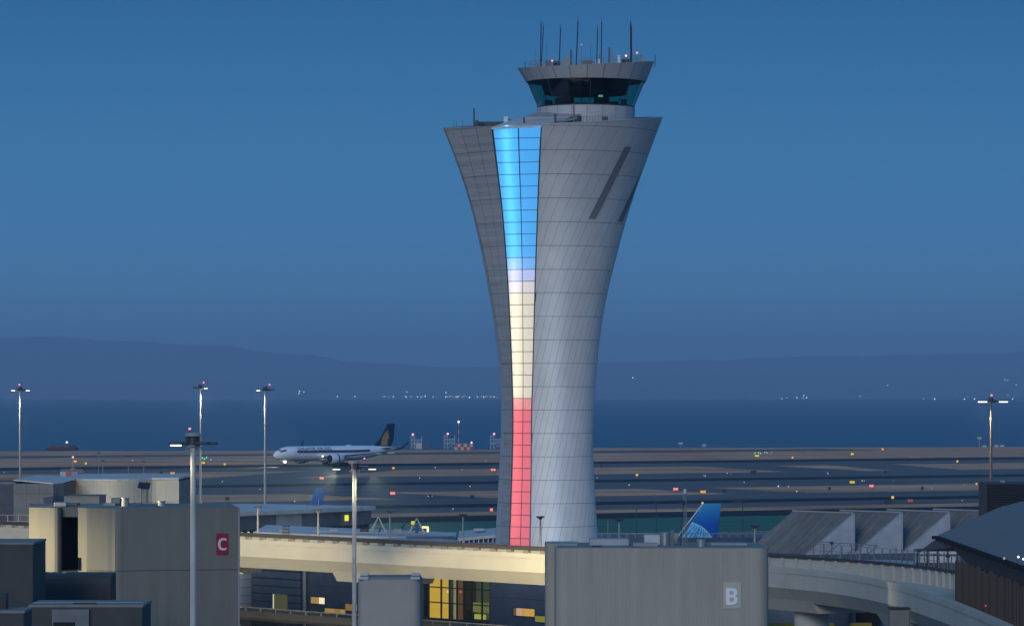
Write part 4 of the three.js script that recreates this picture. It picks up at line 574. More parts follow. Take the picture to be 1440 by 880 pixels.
{ // station hall at the right, with a curved pale roof
  const t = thing('station_hall', 'dark slatted station hall under a wide curved blue grey roof', 'building');
  const E0 = P(1320, 753, 322), E1 = P(1520, 823, 236), R0 = P(1322, 751, 330), R1 = P(1445, 704, 336), R2 = P(1600, 690, 300);
  const stRoof = mat(0.24, 0.235, 0.235, 0.7, { map: mottle });
  const roof = mesh('roof', grid(24, 10, (u, v) => { const a = E0.clone().lerp(E1, u), b = R0.clone().lerp(R1, Math.min(1, u * 1.6)).lerp(R2, Math.max(0, (u - 0.6) / 0.4)); const p = a.lerp(b, v); p.y += 1.5 * Math.sin(v * Math.PI) * Math.min(1, u * 2.2); return p; }), stRoof, t);
  for (let i = 1; i < 0; i++) { const u = i / 12, a = E0.clone().lerp(E1, u), b = R0.clone().lerp(R1, Math.min(1, u * 1.6)).lerp(R2, Math.max(0, (u - 0.6) / 0.4)), pts = []; for (let k = 0; k <= 6; k++) { const v = k / 6, p = a.clone().lerp(b, v); p.y += 0.7 * Math.sin(v * Math.PI) * u + 0.02; pts.push(p); } mesh('roof_seam', new THREE.TubeGeometry(new THREE.CatmullRomCurve3(pts), 12, 0.03, 4), stRoof, roof); }
  for (let i = 0; i < 26; i++) { const c = E0.clone().lerp(E1, (i + 0.3) / 26); mesh('eave_bracket', box(0.8, 0.28, 1.7, 0, 0, 0).rotateY(0.5).translate(c.x + 0.25, c.y - 0.16, c.z - 0.5), M.black, t); }
  const soff = mat(0.075, 0.062, 0.055, 0.85);
  const y0 = E0.y - 0.45; const wl = (u, y, back) => { const p = E0.clone().lerp(E1, u); return V(p.x + back * 0.55, y, p.z - back * 0.8); };
  // brown wall band under the eave, then slats
  mesh('eave_wall', quads([[wl(0.2, 16.7, 1.1), wl(1, 16.7, 1.1), wl(1, E1.y - 0.3, 0.5), wl(0.03, E0.y - 0.3, 0.5)]]), soff, t);
  mesh('gable_wall', quads([[P(1294, 775, 321.5), P(1356, 775, 311), wl(0.12, E0.y - 0.6, 0.6), P(1318, 757, 321.5)]]), soff, t);
  for (let i = 0; i < 46; i++) { const u = 0.17 + i / 46 * 0.83, a = wl(u, 5, -0.1), b = wl(u, 17.1 - 0.3 * rnd(), 0.4); mesh('slat', box(0.14, b.y - a.y, 0.22, a.x, (a.y + b.y) / 2, a.z), i % 3 ? soff : M.beamBrown, t); }
  for (const y of [10.2, 13.6]) mesh('floor_edge', bar(wl(0.17, y, -0.4), wl(1, y, -0.4), 0.16, 5), M.wallGrey, t);
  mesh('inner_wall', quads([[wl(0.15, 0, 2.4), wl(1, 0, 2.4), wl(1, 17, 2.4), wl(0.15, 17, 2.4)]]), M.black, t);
  for (const [px, py] of [[1433, 783], [1440, 786], [1413, 785]]) mesh('soffit_lamp', ball(0.08, ...P(px, py, 262).toArray()), glow(0.9, 0.95, 1, px === 1413 ? 0.4 : 1.6), t);
  mesh('red_lamp', ball(0.06, ...P(1387, 851.5, 284).toArray()), glow(1, 0.05, 0.1, 1), t);
  // white opening with bars
  const w = thing('platform_screen', 'white platform screen panel with dark bars beside the station hall', 'screen', [0, 0, 0]); const d = 352, k = d / F, yy = py => H - (py - HORIZON) * d / F;
  mesh('panel', box(62 * k, 17 * k, 0.2, (1319 - 720) * k, yy(782.5), -d), mat(0.62, 0.64, 0.66, 0.6), w); mesh('head_rail', box(64 * k, 0.2, 0.4, (1319 - 720) * k, yy(773), -d), M.wallBlue, w); for (let i = 0; i < 5; i++) mesh('bar', box(0.13, 22 * k, 0.2, (1290 + i * 14.2 - 720) * k, yy(785), -d + 0.3), M.steelDark, w); mesh('mid_rail', box(62 * k, 0.07, 0.1, (1319 - 720) * k, yy(779.5), -d + 0.3), M.steelDark, w); mesh('stand', box(60 * k, yy(791), 0.6, (1319 - 720) * k, yy(791) / 2, -d - 0.1), M.wallNavy, w);
  // louvred plant room behind
  const D2 = 384, k2 = D2 / F, pr = thing('louvred_plant_room', 'dark louvred plant room rising behind the curved station roof', 'building', [0, 0, 0]), ty = H - (679 - HORIZON) * k2;
  mesh('side_wall', extrudePlan(planPx([[1377, 388], [1388.5, 384], [1389, 386], [1380, 392]]), 0, ty), mat(0.11, 0.10, 0.10, 0.85, { map: mottle }), pr); mesh('backing', box(80 * k2, ty - 0.1, 6, (1430 - 720) * k2, ty / 2, -D2 - 3.4), M.dark, pr);
  for (let i = 0; i < 15; i++) mesh('louvre_blade', box(80 * k2, 0.12, 0.35, 0, 0, 0).rotateX(0.6).translate((1428.5 - 720) * k2, ty - 0.1 - i * 0.235, -D2 - 0.05), M.steelDark, pr);
  mesh('roof_unit', box(0.45, 0.2, 0.5, (1413 - 720) * k2, ty + 0.1, -D2 - 1.5, 0.03), M.galv, pr);
}

// ---------------------------------------------------------------- light masts
const warm = new THREE.Color(1, 0.83, 0.46), lampWhite = (k) => glow(1, 0.96, 0.78, k);
function bigMast(px, topPy, d, label, lums, opt = {}) {                       // tall mast with a crown of floodlights
  const k = d / F, x = (px - 720) * k, y = H - (topPy - HORIZON) * k, r = opt.r ?? 0.26;
  const o = thing('light_mast', label, 'light mast', [x, 0, -d], 0, opt.group);
  { const g = cyl(r * 1.25, r, y, 0, 0, 0, 8).rotateY(-0.25).toNonIndexed(); g.computeVertexNormals(); mesh('pole', planar(g), M.galvLight, o); }
  mesh('crown_plate', cyl(r * 1.9, r * 1.9, 0.09, 0, y, 0, 18), M.galv, o); mesh('hub', cyl(0.34, 0.34, 0.55, 0, y + 0.1, 0, 14), M.steelDark, o); mesh('hood', cyl(0.52, 0.42, 0.2, 0, y + 0.62, 0, 18), M.galv, o);
  for (let i = 0; i < 4; i++) { const a = i * 1.57 + 0.5; mesh('stay', bar(V(0.44 * Math.sin(a), y, 0.44 * Math.cos(a)), V(0.44 * Math.sin(a), y + 0.65, 0.44 * Math.cos(a)), 0.035, 5), M.steelDark, o); }
  for (let i = 0; i < 3; i++) { const a = [-2, -0.6, 1.2][i]; mesh('cable_loop', new THREE.TorusGeometry(0.1, 0.02, 4, 10).translate(0.42 * Math.sin(a), y - 0.12, 0.42 * Math.cos(a)), M.galv, o); }
  const bx = opt.beacon ?? -0.2; const st = mesh('beacon_stem', cyl(0.025, 0.025, 0.2, bx, y + 0.8, 0, 6), M.steelDark, o); mesh('beacon', ball(0.075, bx, y + 1.05, 0), glow(1, 0.22, 0.35, 1.8), st);
  for (const [dx, dz, lit] of lums) {
    mesh('arm', bar(V(Math.sign(dx) * 0.3, y + 0.12, 0), V(dx, y + 0.22, dz), 0.045, 5), M.steelDark, o);
    const l = mesh('luminaire', box(0.78, 0.16, 0.5, dx, y + 0.2, dz, 0.05), M.steelDark, o);
    if (lit) mesh('lens', box(0.66, 0.13, 0.42, dx, y + 0.09, dz, 0.05), lampWhite(1.6), l);
  }
  if (opt.rig) mesh('camera_rig', [box(0.1, 0.12, 0.5, 0.8, y + 0.1, 0.1), box(1.1, 0.05, 0.1, 0.75, y + 0.35, 0), box(0.06, 0.6, 0.06, 0.45, y - 0.2, 0.1)], M.galv, o);
  return { o, x, y, d };
}
M.galvLight = mat(0.74, 0.74, 0.72, 0.6, { map: mottle });
function beam(o, at, to, cd, angle, color = warm, pen = 0.6) { const s = new THREE.SpotLight(color, cd, 0, angle, pen, 2); s.position.copy(at); s.target.position.copy(to); s.castShadow = true; s.shadow.radius = 12; o.add(s, s.target); return s; }
function spill(o, at, cd, color = warm) { const s = new THREE.PointLight(color, cd, 0, 2); s.position.copy(at); s.castShadow = true; s.shadow.radius = 8; o.add(s); return s; }
{
  const a = bigMast(271, 628, 230, 'thick pale light mast with one lit floodlight in front of the lettered C block', [[-1.0, 0.15, 1], [1.05, -0.1, 0], [0.55, 0.5, 0], [-0.55, -0.5, 0]], { r: 0.17 });
  beam(a.o, V(-1.15, a.y + 0.0, 0.4), V(-0.5, a.y - 10, 0.2), 45, 1.15);
  const b = bigMast(498, 661, 350, 'pale light mast with two lit floodlights in front of the taxiing airliner', [[-1.6, 0.2, 1], [1.6, -0.2, 1], [0.6, -0.7, 0], [-0.6, -0.7, 0]], { r: 0.18, beacon: 0.9, rig: true });
  beam(b.o, V(-1.6, b.y, 0.5), V(-0.6, b.y - 10, 0.3), 90, 1.15); beam(b.o, V(1.6, b.y, 0.5), V(0.6, b.y - 10, 0.3), 80, 1.15);
  beam(b.o, V(-1.6, b.y - 0.3, -0.6), V(-27, 10.5, -62), 37000, 0.44);
  beam(b.o, V(1.6, b.y - 0.3, -0.6), V(8.4, b.y - 26.5, -30), 11500, 0.61, warm, 0.12);
  // the next masts of the same row stand outside the frame, left and right
  const c = bigMast(-560, 705, 338, 'light mast beyond the dark blocks, lighting the pale faces of the C block', [[-1.4, 0.2, 1], [1.4, -0.2, 1]], { r: 0.26 });
  beam(c.o, V(1.4, c.y - 0.3, 0), V(34, 14, -4.6), 19000, 0.3, warm, 0.5);
  { // added cool floodlight, hidden behind the B block to brighten the lower tower
    const o = thing('added_tower_floodlight', 'added unseen cool floodlight on a post hidden behind the block marked B', 'floodlight', [15, 0, -398]); mesh('post', cyl(0.14, 0.12, 11.6, 0, 0, 0, 8), M.galv, o); mesh('head', box(0.6, 0.4, 0.3, 0, 11.8, 0, 0.05), M.steelDark, o); mesh('lens', box(0.5, 0.3, 0.04, -0.05, 11.82, -0.17), glow(0.8, 0.9, 1, 2), o);
    beam(o, V(-0.08, 11.9, -0.5), V(-11, 24, -48), 2600, 0.75, new THREE.Color(0.74, 0.87, 1), 0.9);
  }
  const k = 900 / F;
  for (const [px, top, d, lits, lab, bc] of [[27.5, 550, 900, [[-1.6, 1], [1.8, 1], [-0.6, 0], [0.8, 0]], 'tall thin apron mast with two lit lamps above the navy building', -0.2], [281, 547, 900, [[1.3, 1], [-1.2, 0], [0.4, 0]], 'tall thin apron mast with one lit lamp behind the thick light mast', 0.8], [372.5, 550, 900, [[-1.6, 1], [1.1, 0], [1.7, 0], [-0.8, 0]], 'tall thin apron mast with a red beacon beside the airliner nose', 1.0], [1394.5, 566, 800, [[-2.2, 1], [-1.3, 1], [0.8, 0], [2.1, 1], [2.9, 1]], 'tall brown apron mast with wide rows of lit lamps by the louvred room', 0.1]]) {
    const q = d / F, x = (px - 720) * q, y = H - (top - HORIZON) * q, o = thing('apron_mast', lab, 'light mast', [x, 0, -d]);
    mesh('pole', cyl(0.36, 0.2, y, 0, 0, 0, 10), px > 1000 ? mat(0.13, 0.09, 0.06, 0.7) : M.galv, o); mesh('head_ring', new THREE.TorusGeometry(1.0, 0.1, 5, 20).rotateX(Math.PI / 2).translate(0, y + 0.15, 0), M.steelDark, o); mesh('hub', cyl(0.6, 0.45, 0.9, 0, y + 0.1, 0, 10), M.dark, o);
    for (const [dx, lit] of lits) { mesh('arm', bar(V(0, y + 0.3, 0), V(dx, y + 0.3, 0.2), 0.08, 5), M.dark, o); const l = mesh('luminaire', box(1.0, 0.24, 0.7, dx, y + 0.35, 0.2, 0.06), M.dark, o); if (lit) mesh('lens', box(px > 1000 ? 1.0 : 0.85, px > 1000 ? 0.26 : 0.22, 0.6, dx, y + 0.14, 0.3, 0.06), lampWhite(1.8), l); }
    mesh('beacon', ball(0.22, bc, y + 1.5, 0), glow(1, 0.2, 0.35, 1.6), o); mesh('beacon_stem', cyl(0.06, 0.06, 0.6, bc, y + 0.85, 0, 5), M.dark, o);
    spill(o, V(lits.find(l => l[1])[0], y - 0.4, 1.2), 8, new THREE.Color(1, 0.9, 0.65)); beam(o, V(lits.find(l => l[1])[0], y - 0.3, 0.5), V(0, 0, 14), 2600, 1.1, new THREE.Color(1, 0.9, 0.7));
  }
}

// ---------------------------------------------------------------- airliners
function canvasTex(w, h, draw) { const c = document.createElement('canvas'); c.width = w; c.height = h; draw(c.getContext('2d'), w, h); const t = new THREE.CanvasTexture(c); t.colorSpace = THREE.SRGBColorSpace; t.anisotropy = 8; return t; }
function airliner(name, label, pos, turn, size, livery) {
  const o = thing(name, label, 'airliner', pos, turn), L = 66.8, R = 3.0; o.scale.setScalar(size);
  const rad = x => x < 9 ? R * Math.pow(Math.max(0, 1 - Math.pow(1 - x / 9, 2.1)), 0.62) : x > 43 ? R * (1 - 0.88 * Math.pow((x - 43) / (L - 43), 1.7)) : R;
  const mid = x => 5.15 + (x < 9 ? -0.75 * Math.pow(1 - x / 9, 1.6) : 0) + (x > 43 ? 1.9 * Math.pow((x - 43) / (L - 43), 1.6) : 0);
  const skin = (x, f, off = 0) => { const r = rad(x) + off, a = f * 2 * Math.PI - Math.PI / 2; return V(x, mid(x) + r * Math.sin(a), r * Math.cos(a)); };   // f 0 belly, .25 near side, .5 roof
  const patch = (n, x0, x1, f0, f1, m, par, off = 0.03, nu = 8) => mesh(n, grid(nu, 4, (u, v) => skin(x0 + (x1 - x0) * u, f0 + (f1 - f0) * v, off)), m, par);
  const white = new THREE.MeshPhysicalMaterial({ map: livery.body, roughness: 0.35, clearcoat: 0.4 });
  const fus = mesh('fuselage', grid(70, 32, (u, v) => skin(0.02 + (L - 0.02) * Math.pow(u, 1.15), v)), white, o);
  { const p = fus.geometry.attributes.position, uv = fus.geometry.attributes.uv; for (let i = 0; i < p.count; i++) uv.setX(i, p.getX(i) / L); }
  patch('cockpit_window', 2.6, 5.3, 0.335, 0.385, M.black, fus); patch('cockpit_window', 2.6, 5.3, 0.615, 0.665, M.black, fus); patch('cockpit_window', 2.4, 3.4, 0.36, 0.64, M.black, fus, 0.035);
  for (const x of [9, 56.5]) patch('door', x, x + 1.1, 0.2, 0.31, livery.doorM ?? livery.whiteM, fus, 0.02, 2);
  mesh('satcom_fairing', new THREE.SphereGeometry(1, 14, 8).scale(1.6, 0.35, 0.7).translate(41, mid(41) + R + 0.05, 0), livery.whiteM, fus);
  mesh('belly_fairing', new THREE.SphereGeometry(1, 20, 12).scale(9.5, 1.2, 2.9).translate(31, 2.75, 0), livery.whiteM, fus);
  const loft = (secs, n = 12) => { const pts = secs.map(([x, c, y, z, t, up]) => Array.from({ length: n }, (_, i) => { const a = i / n * 2 * Math.PI, cx = (1 - Math.cos(a)) / 2, th = Math.sin(a) * t * c * 0.5 * (1 - 0.55 * cx); return up ? V(x + cx * c, y, z + th) : V(x + cx * c, y + th, z); })); const q = []; for (let j = 0; j + 1 < pts.length; j++) for (let i = 0; i < n; i++) { const k = (i + 1) % n; q.push([pts[j][i], pts[j][k], pts[j + 1][k], pts[j + 1][i]]); } for (const e of [pts[0], pts[pts.length - 1]]) for (let i = 1; i < n - 1; i++) q.push([e[0], e[i], e[i + 1]]); return quads(q); };
  for (const s of [1, -1]) {
    const w = mesh('wing', loft([[22.5, 13.5, 3.9, s * 1.5, 0.13], [27.5, 9.3, 4.35, s * 9, 0.12], [34.8, 4.6, 5.6, s * 22, 0.11], [39.2, 2.6, 6.7, s * 29, 0.1]]), livery.wingM, o);
    mesh('winglet', loft([[39.2, 2.6, 6.7, s * 29, 0.1], [41, 1.9, 7.4, s * 31, 0.1], [43, 1.2, 9.0, s * 32.2, 0.1], [44.3, 0.5, 10.2, s * 32.6, 0.1]]), livery.tipM, w);
    for (const z of [13, 18, 23]) mesh('flap_fairing', new THREE.SphereGeometry(1, 10, 6).scale(2.4, 0.35, 0.3).translate(26 + z * 0.5 + 6, 4.1 + z * 0.05, s * z), livery.whiteM, w);
    mesh('tailplane', loft([[56.5, 6.2, 6.9, s * 0.8, 0.1], [62.2, 2.4, 7.9, s * 9.8, 0.09]]), livery.whiteM, o);
    const e = mesh('engine', new THREE.LatheGeometry([[1.65, 0], [1.98, 0.3], [2.14, 1.4], [2.12, 3.2], [1.86, 5.2], [1.4, 6.6], [1.15, 6.8]].map(([r, y]) => new THREE.Vector2(r, y)), 28).rotateZ(-Math.PI / 2).translate(21.2, 3.0, s * 10.6), livery.whiteM, o);
    mesh('intake', new THREE.CircleGeometry(1.68, 24).rotateY(-Math.PI / 2).translate(21.5, 3.0, s * 10.6), M.black, e); mesh('spinner', new THREE.ConeGeometry(0.5, 0.9, 14).rotateZ(Math.PI / 2).translate(21.2, 3.0, s * 10.6), M.steelDark, e);
    mesh('cowl_band', new THREE.CylinderGeometry(2.16, 2.16, 0.6, 28, 1, true).rotateZ(Math.PI / 2).translate(24.6, 3.0, s * 10.6), livery.tipM, e); mesh('exhaust_cone', new THREE.ConeGeometry(0.85, 1.6, 16).rotateZ(-Math.PI / 2).translate(28.4, 3.0, s * 10.6), M.steelDark, e);
    mesh('pylon', box(5.5, 1.0, 0.4, 26.5, 4.4, s * 10.6, 0.1), livery.whiteM, e);
    const g = mesh('main_gear', bar(V(33.5, 1.2, s * 5.3), V(33.2, 3.6, s * 4.9), 0.22, 8), M.galv, o); for (const dx of [-0.95, 0.95]) for (const dz of [-0.75, 0.75]) mesh('wheel', new THREE.CylinderGeometry(0.7, 0.7, 0.5, 16).rotateX(Math.PI / 2).translate(33.5 + dx, 0.7, s * 5.3 + dz), M.black, g); mesh('bogie', box(2.2, 0.25, 0.3, 33.5, 0.75, s * 5.3), M.steelDark, g);
  }
  const fin = mesh('tail_fin', loft([[53.6, 10.4, 7.2, 0, 0.09, 1], [57.8, 8.0, 10.6, 0, 0.09, 1], [62.4, 4.2, 17.0, 0, 0.08, 1]], 14), livery.finM, o);
  { const p = fin.geometry.attributes.position, uv = fin.geometry.attributes.uv; for (let i = 0; i < p.count; i++) uv.setXY(i, (p.getX(i) - 53.6) / 13.2, (p.getY(i) - 7.2) / 9.8); }
  const ng = mesh('nose_gear', bar(V(6.2, 0.8, 0), V(6.0, 3, 0), 0.16, 8), M.galv, o); for (const z of [-0.35, 0.35]) mesh('wheel', new THREE.CylinderGeometry(0.52, 0.52, 0.3, 14).rotateX(Math.PI / 2).translate(6.2, 0.52, z), M.black, ng);
  return o;
}
{
  const plain = (r, g, b) => mat(r, g, b, 0.4);
  const body = canvasTex(2048, 512, (c, w, h) => {
    c.fillStyle = '#fbfbfd'; c.fillRect(0, 0, w, h);
    for (const [y0, col, t] of [[0.268, '#2a2f5c', 0.052], [0.262, '#b08a4a', 0.008]]) for (const side of [0, 1]) { const f = side ? 1 - y0 - t : y0; c.fillStyle = col; c.fillRect(w * 0.155, h * (1 - f - t), w * 0.6, h * t); }
    c.fillStyle = '#c9ccd6'; c.fillRect(0, h * 0.94, w, h * 0.06); c.fillRect(0, 0, w, h * 0.06);
    c.fillStyle = '#0c1038'; c.font = 'bold 56px sans-serif'; c.textBaseline = 'middle';
    c.save(); c.translate(w * 0.165, h * (1 - 0.362)); c.scale(0.98, 1.2); c.fillText('SINGAPORE AIRLINES', 0, 0); c.restore();
    c.fillStyle = '#30384e'; for (let x = 0.17; x < 0.8; x += 0.0082) c.fillRect(w * x, h * (1 - 0.262), 6, 9);
  });
  const finT = canvasTex(512, 384, (c, w, h) => {                          // navy fin with a pale gold folded mark
    c.fillStyle = '#10173a'; c.fillRect(0, 0, w, h); const X = f => f * w, Yy = f => (1 - f) * h; c.fillStyle = '#b5873f'; c.beginPath(); c.moveTo(X(0.36), Yy(0.1)); c.lineTo(X(0.43), Yy(0.42)); c.quadraticCurveTo(X(0.52), Yy(0.62), X(0.69), Yy(0.76)); c.quadraticCurveTo(X(0.66), Yy(0.58), X(0.74), Yy(0.44)); c.quadraticCurveTo(X(0.62), Yy(0.36), X(0.66), Yy(0.1)); c.closePath(); c.fill();
  });
  const o = airliner('taxiing_airliner', 'white airliner with a navy and gold tail taxiing across the airfield', [-96.6, 0.06, -1580], 44 * Math.PI / 180, 1, { body, finM: new THREE.MeshPhysicalMaterial({ map: finT, roughness: 0.35 }), whiteM: plain(0.8, 0.82, 0.85), wingM: plain(0.72, 0.74, 0.78), tipM: plain(0.03, 0.035, 0.07) });
  for (const [x, y, z] of [[6.0, 1.9, 0.35], [6.0, 2.5, -0.3]]) mesh('taxi_light', ball(0.6, x, y, z), glow(1, 0.94, 0.66, 3), o);
  mesh('wing_light', ball(0.4, 22.9, 4.0, 4.2), glow(1, 1, 0.92, 2), o); mesh('beacon', ball(0.32, 32, 1.6, 2.4), glow(1, 0.12, 0.1, 1.6), o);
  beam(o, V(5.4, 2.2, 0.3), V(-20, 0, 8), 2600, 0.5, new THREE.Color(1, 0.92, 0.65));
  const finBlue = canvasTex(512, 384, (c, w, h) => {                        // blue fin with a latticed globe segment low on the leading edge
    const g = c.createLinearGradient(0, 0, 0, h); g.addColorStop(0, '#48b0e2'); g.addColorStop(0.45, '#1f66c0'); g.addColorStop(1, '#1a5ab4'); c.fillStyle = g; c.fillRect(0, 0, w, h);
    c.save(); c.beginPath(); c.arc(w * 0.34, h * 1.12, h * 0.74, 0, 7); c.clip(); c.fillStyle = '#37a6e0'; c.fillRect(0, 0, w, h); c.strokeStyle = '#9fe0f8'; c.lineWidth = 9;
    for (let i = 0; i < 9; i++) { c.beginPath(); c.ellipse(w * 0.34, h * 1.12, h * (0.08 + i * 0.1), h * 0.78, 0.5, 0, 7); c.stroke(); } c.lineWidth = 6; for (let i = 1; i < 7; i++) { c.beginPath(); c.arc(w * 0.72, h * 0.2, h * (0.2 + i * 0.15), 0, 7); c.stroke(); } c.restore();
    c.strokeStyle = '#cfe6f4'; c.lineWidth = 9; c.beginPath(); c.arc(w * 0.34, h * 1.12, h * 0.74, 0, 7); c.stroke();
  });
  const bodyW = canvasTex(64, 64, (c, w, h) => { c.fillStyle = '#d8dbe2'; c.fillRect(0, 0, w, h); });
  const lv = { body: bodyW, finM: new THREE.MeshPhysicalMaterial({ map: finBlue, roughness: 0.35 }), whiteM: plain(0.66, 0.68, 0.72), wingM: plain(0.4, 0.42, 0.46), tipM: plain(0.05, 0.1, 0.35) };
  const put = (px, topPy, d, turn, label) => { const y = H - (topPy - HORIZON) * d / F, s = y / 17, tx = 64.5 * s, X = (px - 720) * d / F; return airliner('parked_airliner', label, [X - tx * Math.cos(turn), 0.06, -d + tx * Math.sin(turn)], turn, s, lv); };
  const p1 = put(1002, 708.5, 605, 0.45, 'parked airliner showing its blue globe-patterned tail fin above the lettered B block');
  mesh('leading_edge', bar(V(53.7, 7.25, 0.02), V(62.3, 17.0, 0.02), 0.16, 5), M.whitePaint, p1); mesh('tail_lamp', ball(0.22, 62.2, 17.15, 0), glow(0.9, 0.7, 0.1, 1), p1);
  put(449.5, 687, 690, 1.12, 'parked airliner showing its blue tail fin above the white concourse roof');
}

// ---------------------------------------------------------------- things out on the airfield
const signBox = mat(0.03, 0.03, 0.032, 0.7);
function sign(px, py, w, col, name, label, group, k = 0.9) {
  const base = G(px, py + 2), d = -base.z, m = d / F, o = thing(name, label, 'airfield sign', [base.x, 0, base.z], 0, group), W = w * m * 0.8, hh = Math.max(0.9, 3.4 * m);
  mesh('sign_case', box(W * 1.15, hh, 0.5, 0, hh * 0.5 + 0.5, -0.3, 0.05), signBox, o); mesh('legs', [box(0.1, 0.6, 0.1, -W * 0.4, 0.3, -0.3), box(0.1, 0.6, 0.1, W * 0.4, 0.3, -0.3)], M.steelDark, o);
  if (col) { const n = w > 7 ? 2 : 1; for (let i = 0; i < n; i++) mesh('lit_face', box(W / n * 0.9, hh * 0.82, 0.08, (i - (n - 1) / 2) * W / n, hh * 0.5 + 0.5, 0.0), glow(...col, k), o); }
}
const YEL = [0.85, 0.62, 0.04], RED = [1, 0.26, 0.2], ORA = [0.95, 0.42, 0.08];
for (const [x, y, w] of [[120, 653, 4], [284, 652, 10], [315.5, 654, 4], [553, 659.5, 4.5], [1065, 642, 8], [1199, 639.5, 6], [896, 669.5, 4.5], [1199, 680, 9], [1256, 702, 5], [1347, 650, 4]]) sign(x, y, w, YEL, 'yellow_airfield_sign', 'small lit yellow guidance sign on the airfield', 'yellow airfield signs');
for (const [x, y, w] of [[105, 650, 7], [1115, 644.5, 4], [1242, 632.5, 4.5], [1374, 682.5, 3.5], [242, 667, 8], [989, 694, 10]]) sign(x, y, w, ORA, 'orange_airfield_sign', 'small lit orange guidance sign on the airfield', 'orange airfield signs');
for (const [x, y, w, k] of [[452, 674, 7.5, 1.2], [552, 696, 9, 1.2], [693.5, 662, 9, 1.2], [691, 720, 6, 1], [950.5, 690, 9, 1.2], [1226, 685.5, 8, 1.2], [1281, 707, 10, 0.25]]) sign(x, y, w, RED, 'red_airfield_sign', 'small lit red guidance sign on the airfield', 'red airfield signs', k);
for (const [x, y, w] of [[452, 671, 7], [552, 690, 10], [846, 656, 3], [1060, 665, 9], [1246, 665, 4], [1019, 692.5, 4.5], [1038, 707, 13], [1298, 688.5, 4.5], [226, 666, 5], [319, 704, 6], [605, 700, 4.5], [664, 701, 6], [1167, 689, 4], [1250, 709, 12]]) sign(x, y, w, null, 'unlit_airfield_sign', 'small dark back of a guidance sign on the airfield', 'dark airfield signs');
{ // runway and taxiway edge lights
  const put = (px, py, c, name, label, group, r, k) => { const p = G(px, py), o = thing(name, label, 'airfield light', [p.x, 0, p.z], 0, group); mesh('stem', cyl(0.05, 0.04, 0.35, 0, 0, 0, 5), M.steelDark, o); mesh('lens', ball(r, 0, 0.35 + r * 0.8, 0, 8), glow(...c, k), o); };
  const W = [1, 0.95, 0.85], B = [0.5, 0.7, 1];
  for (const [x, y] of [[5, 666], [195, 651], [186, 649], [365, 690], [312, 679], [410, 651], [418, 652], [437, 700], [414, 707], [518, 687], [612, 659], [650, 662], [661, 686], [590, 674], [602, 700], [607, 700], [637, 718], [683, 650], [840, 673.5], [885, 684], [945, 647], [990, 670], [992, 671], [1023, 667], [1028, 668], [1047, 680], [1109, 686], [1121, 693], [1165, 668], [1164, 666], [1213, 678], [1216, 678], [1257, 678], [1282, 645], [1288, 645], [1292, 645], [1311, 689], [1313, 650], [1329, 636], [1384, 643], [1357, 684], [1354, 706], [1086, 637], [1084, 640], [1185, 645], [700, 668]]) put(x, y, W, 'edge_light', 'tiny white edge light on the airfield pavement', 'white airfield edge lights', rr(0.1, 0.2), rr(0.4, 1.0));
  for (const [x, y] of [[281, 646.5], [284, 645.5], [287, 647], [290, 645], [1062, 638.5], [1067, 638], [1070, 639]]) put(x, y, [0.1, 0.9, 0.6], 'green_threshold_light', 'tiny green light on the airfield pavement', 'green airfield lights', 0.3, 1.4);
  for (const [x, y] of [[296, 648], [1076, 637.5], [1079, 638], [1095, 686]]) put(x, y, B, 'blue_taxiway_light', 'tiny bluish light on the airfield pavement', 'bluish airfield lights', 0.24, 1.2);
}
{ // chequered shelter with an orange dome
  const p = G(100, 680), k = -p.z / F, o = thing('chequered_shelter', 'red and white chequered shelter with a domed orange top and red beacon', 'shelter', [p.x, 0, p.z]);
  const w = 33 * k / 4, h = 8.3 * k, cols = [[M.white, M.orange, M.roofPale, M.red], [M.orange, M.white, M.red, M.roofPale]];
  mesh('body', box(32 * k, 2 * h + 0.1, 3.4, 0, h, -1.9), M.white, o); for (let j = 0; j < 2; j++) for (let i = 0; i < 4; i++) mesh('check_panel', box(w - 0.05, h - 0.05, 0.12, (i - 1.5) * w, (1.5 - j) * h, -0.1), cols[j][i], o);
  mesh('dome', new THREE.SphereGeometry(4.6 * k, 16, 10, 0, 7, 0, 1.7).scale(1, 1.15, 1).translate(1.2 * k, 2 * h + 1.5 * k, -1.8), M.orange, o); mesh('dome_neck', cyl(4 * k, 4 * k, 2.5 * k, 1.2 * k, 2 * h, -1.8, 14), M.orange, o);
  const rl = []; for (let i = 0; i < 5; i++) { const x = (i - 2) * 7.5 * k; rl.push(bar(V(x, 2 * h, 0), V(x, 2 * h + 3.4 * k, 0), 0.06, 5)); } mesh('railing', [...rl, bar(V(-15 * k, 2 * h + 3.4 * k, 0), V(15 * k, 2 * h + 3.4 * k, 0), 0.06, 5), bar(V(-15 * k, 2 * h + 1.8 * k, 0), V(15 * k, 2 * h + 1.8 * k, 0), 0.05, 5)], M.white, o);
  mesh('beacon_mast', cyl(0.1, 0.06, 17 * k, 0.2, 2 * h + 3 * k, -1.8, 6), M.white, o); mesh('beacon', ball(0.36, 0.2, 2 * h + 20.5 * k, -1.8), glow(1, 0.3, 0.4, 1.8), o);
}
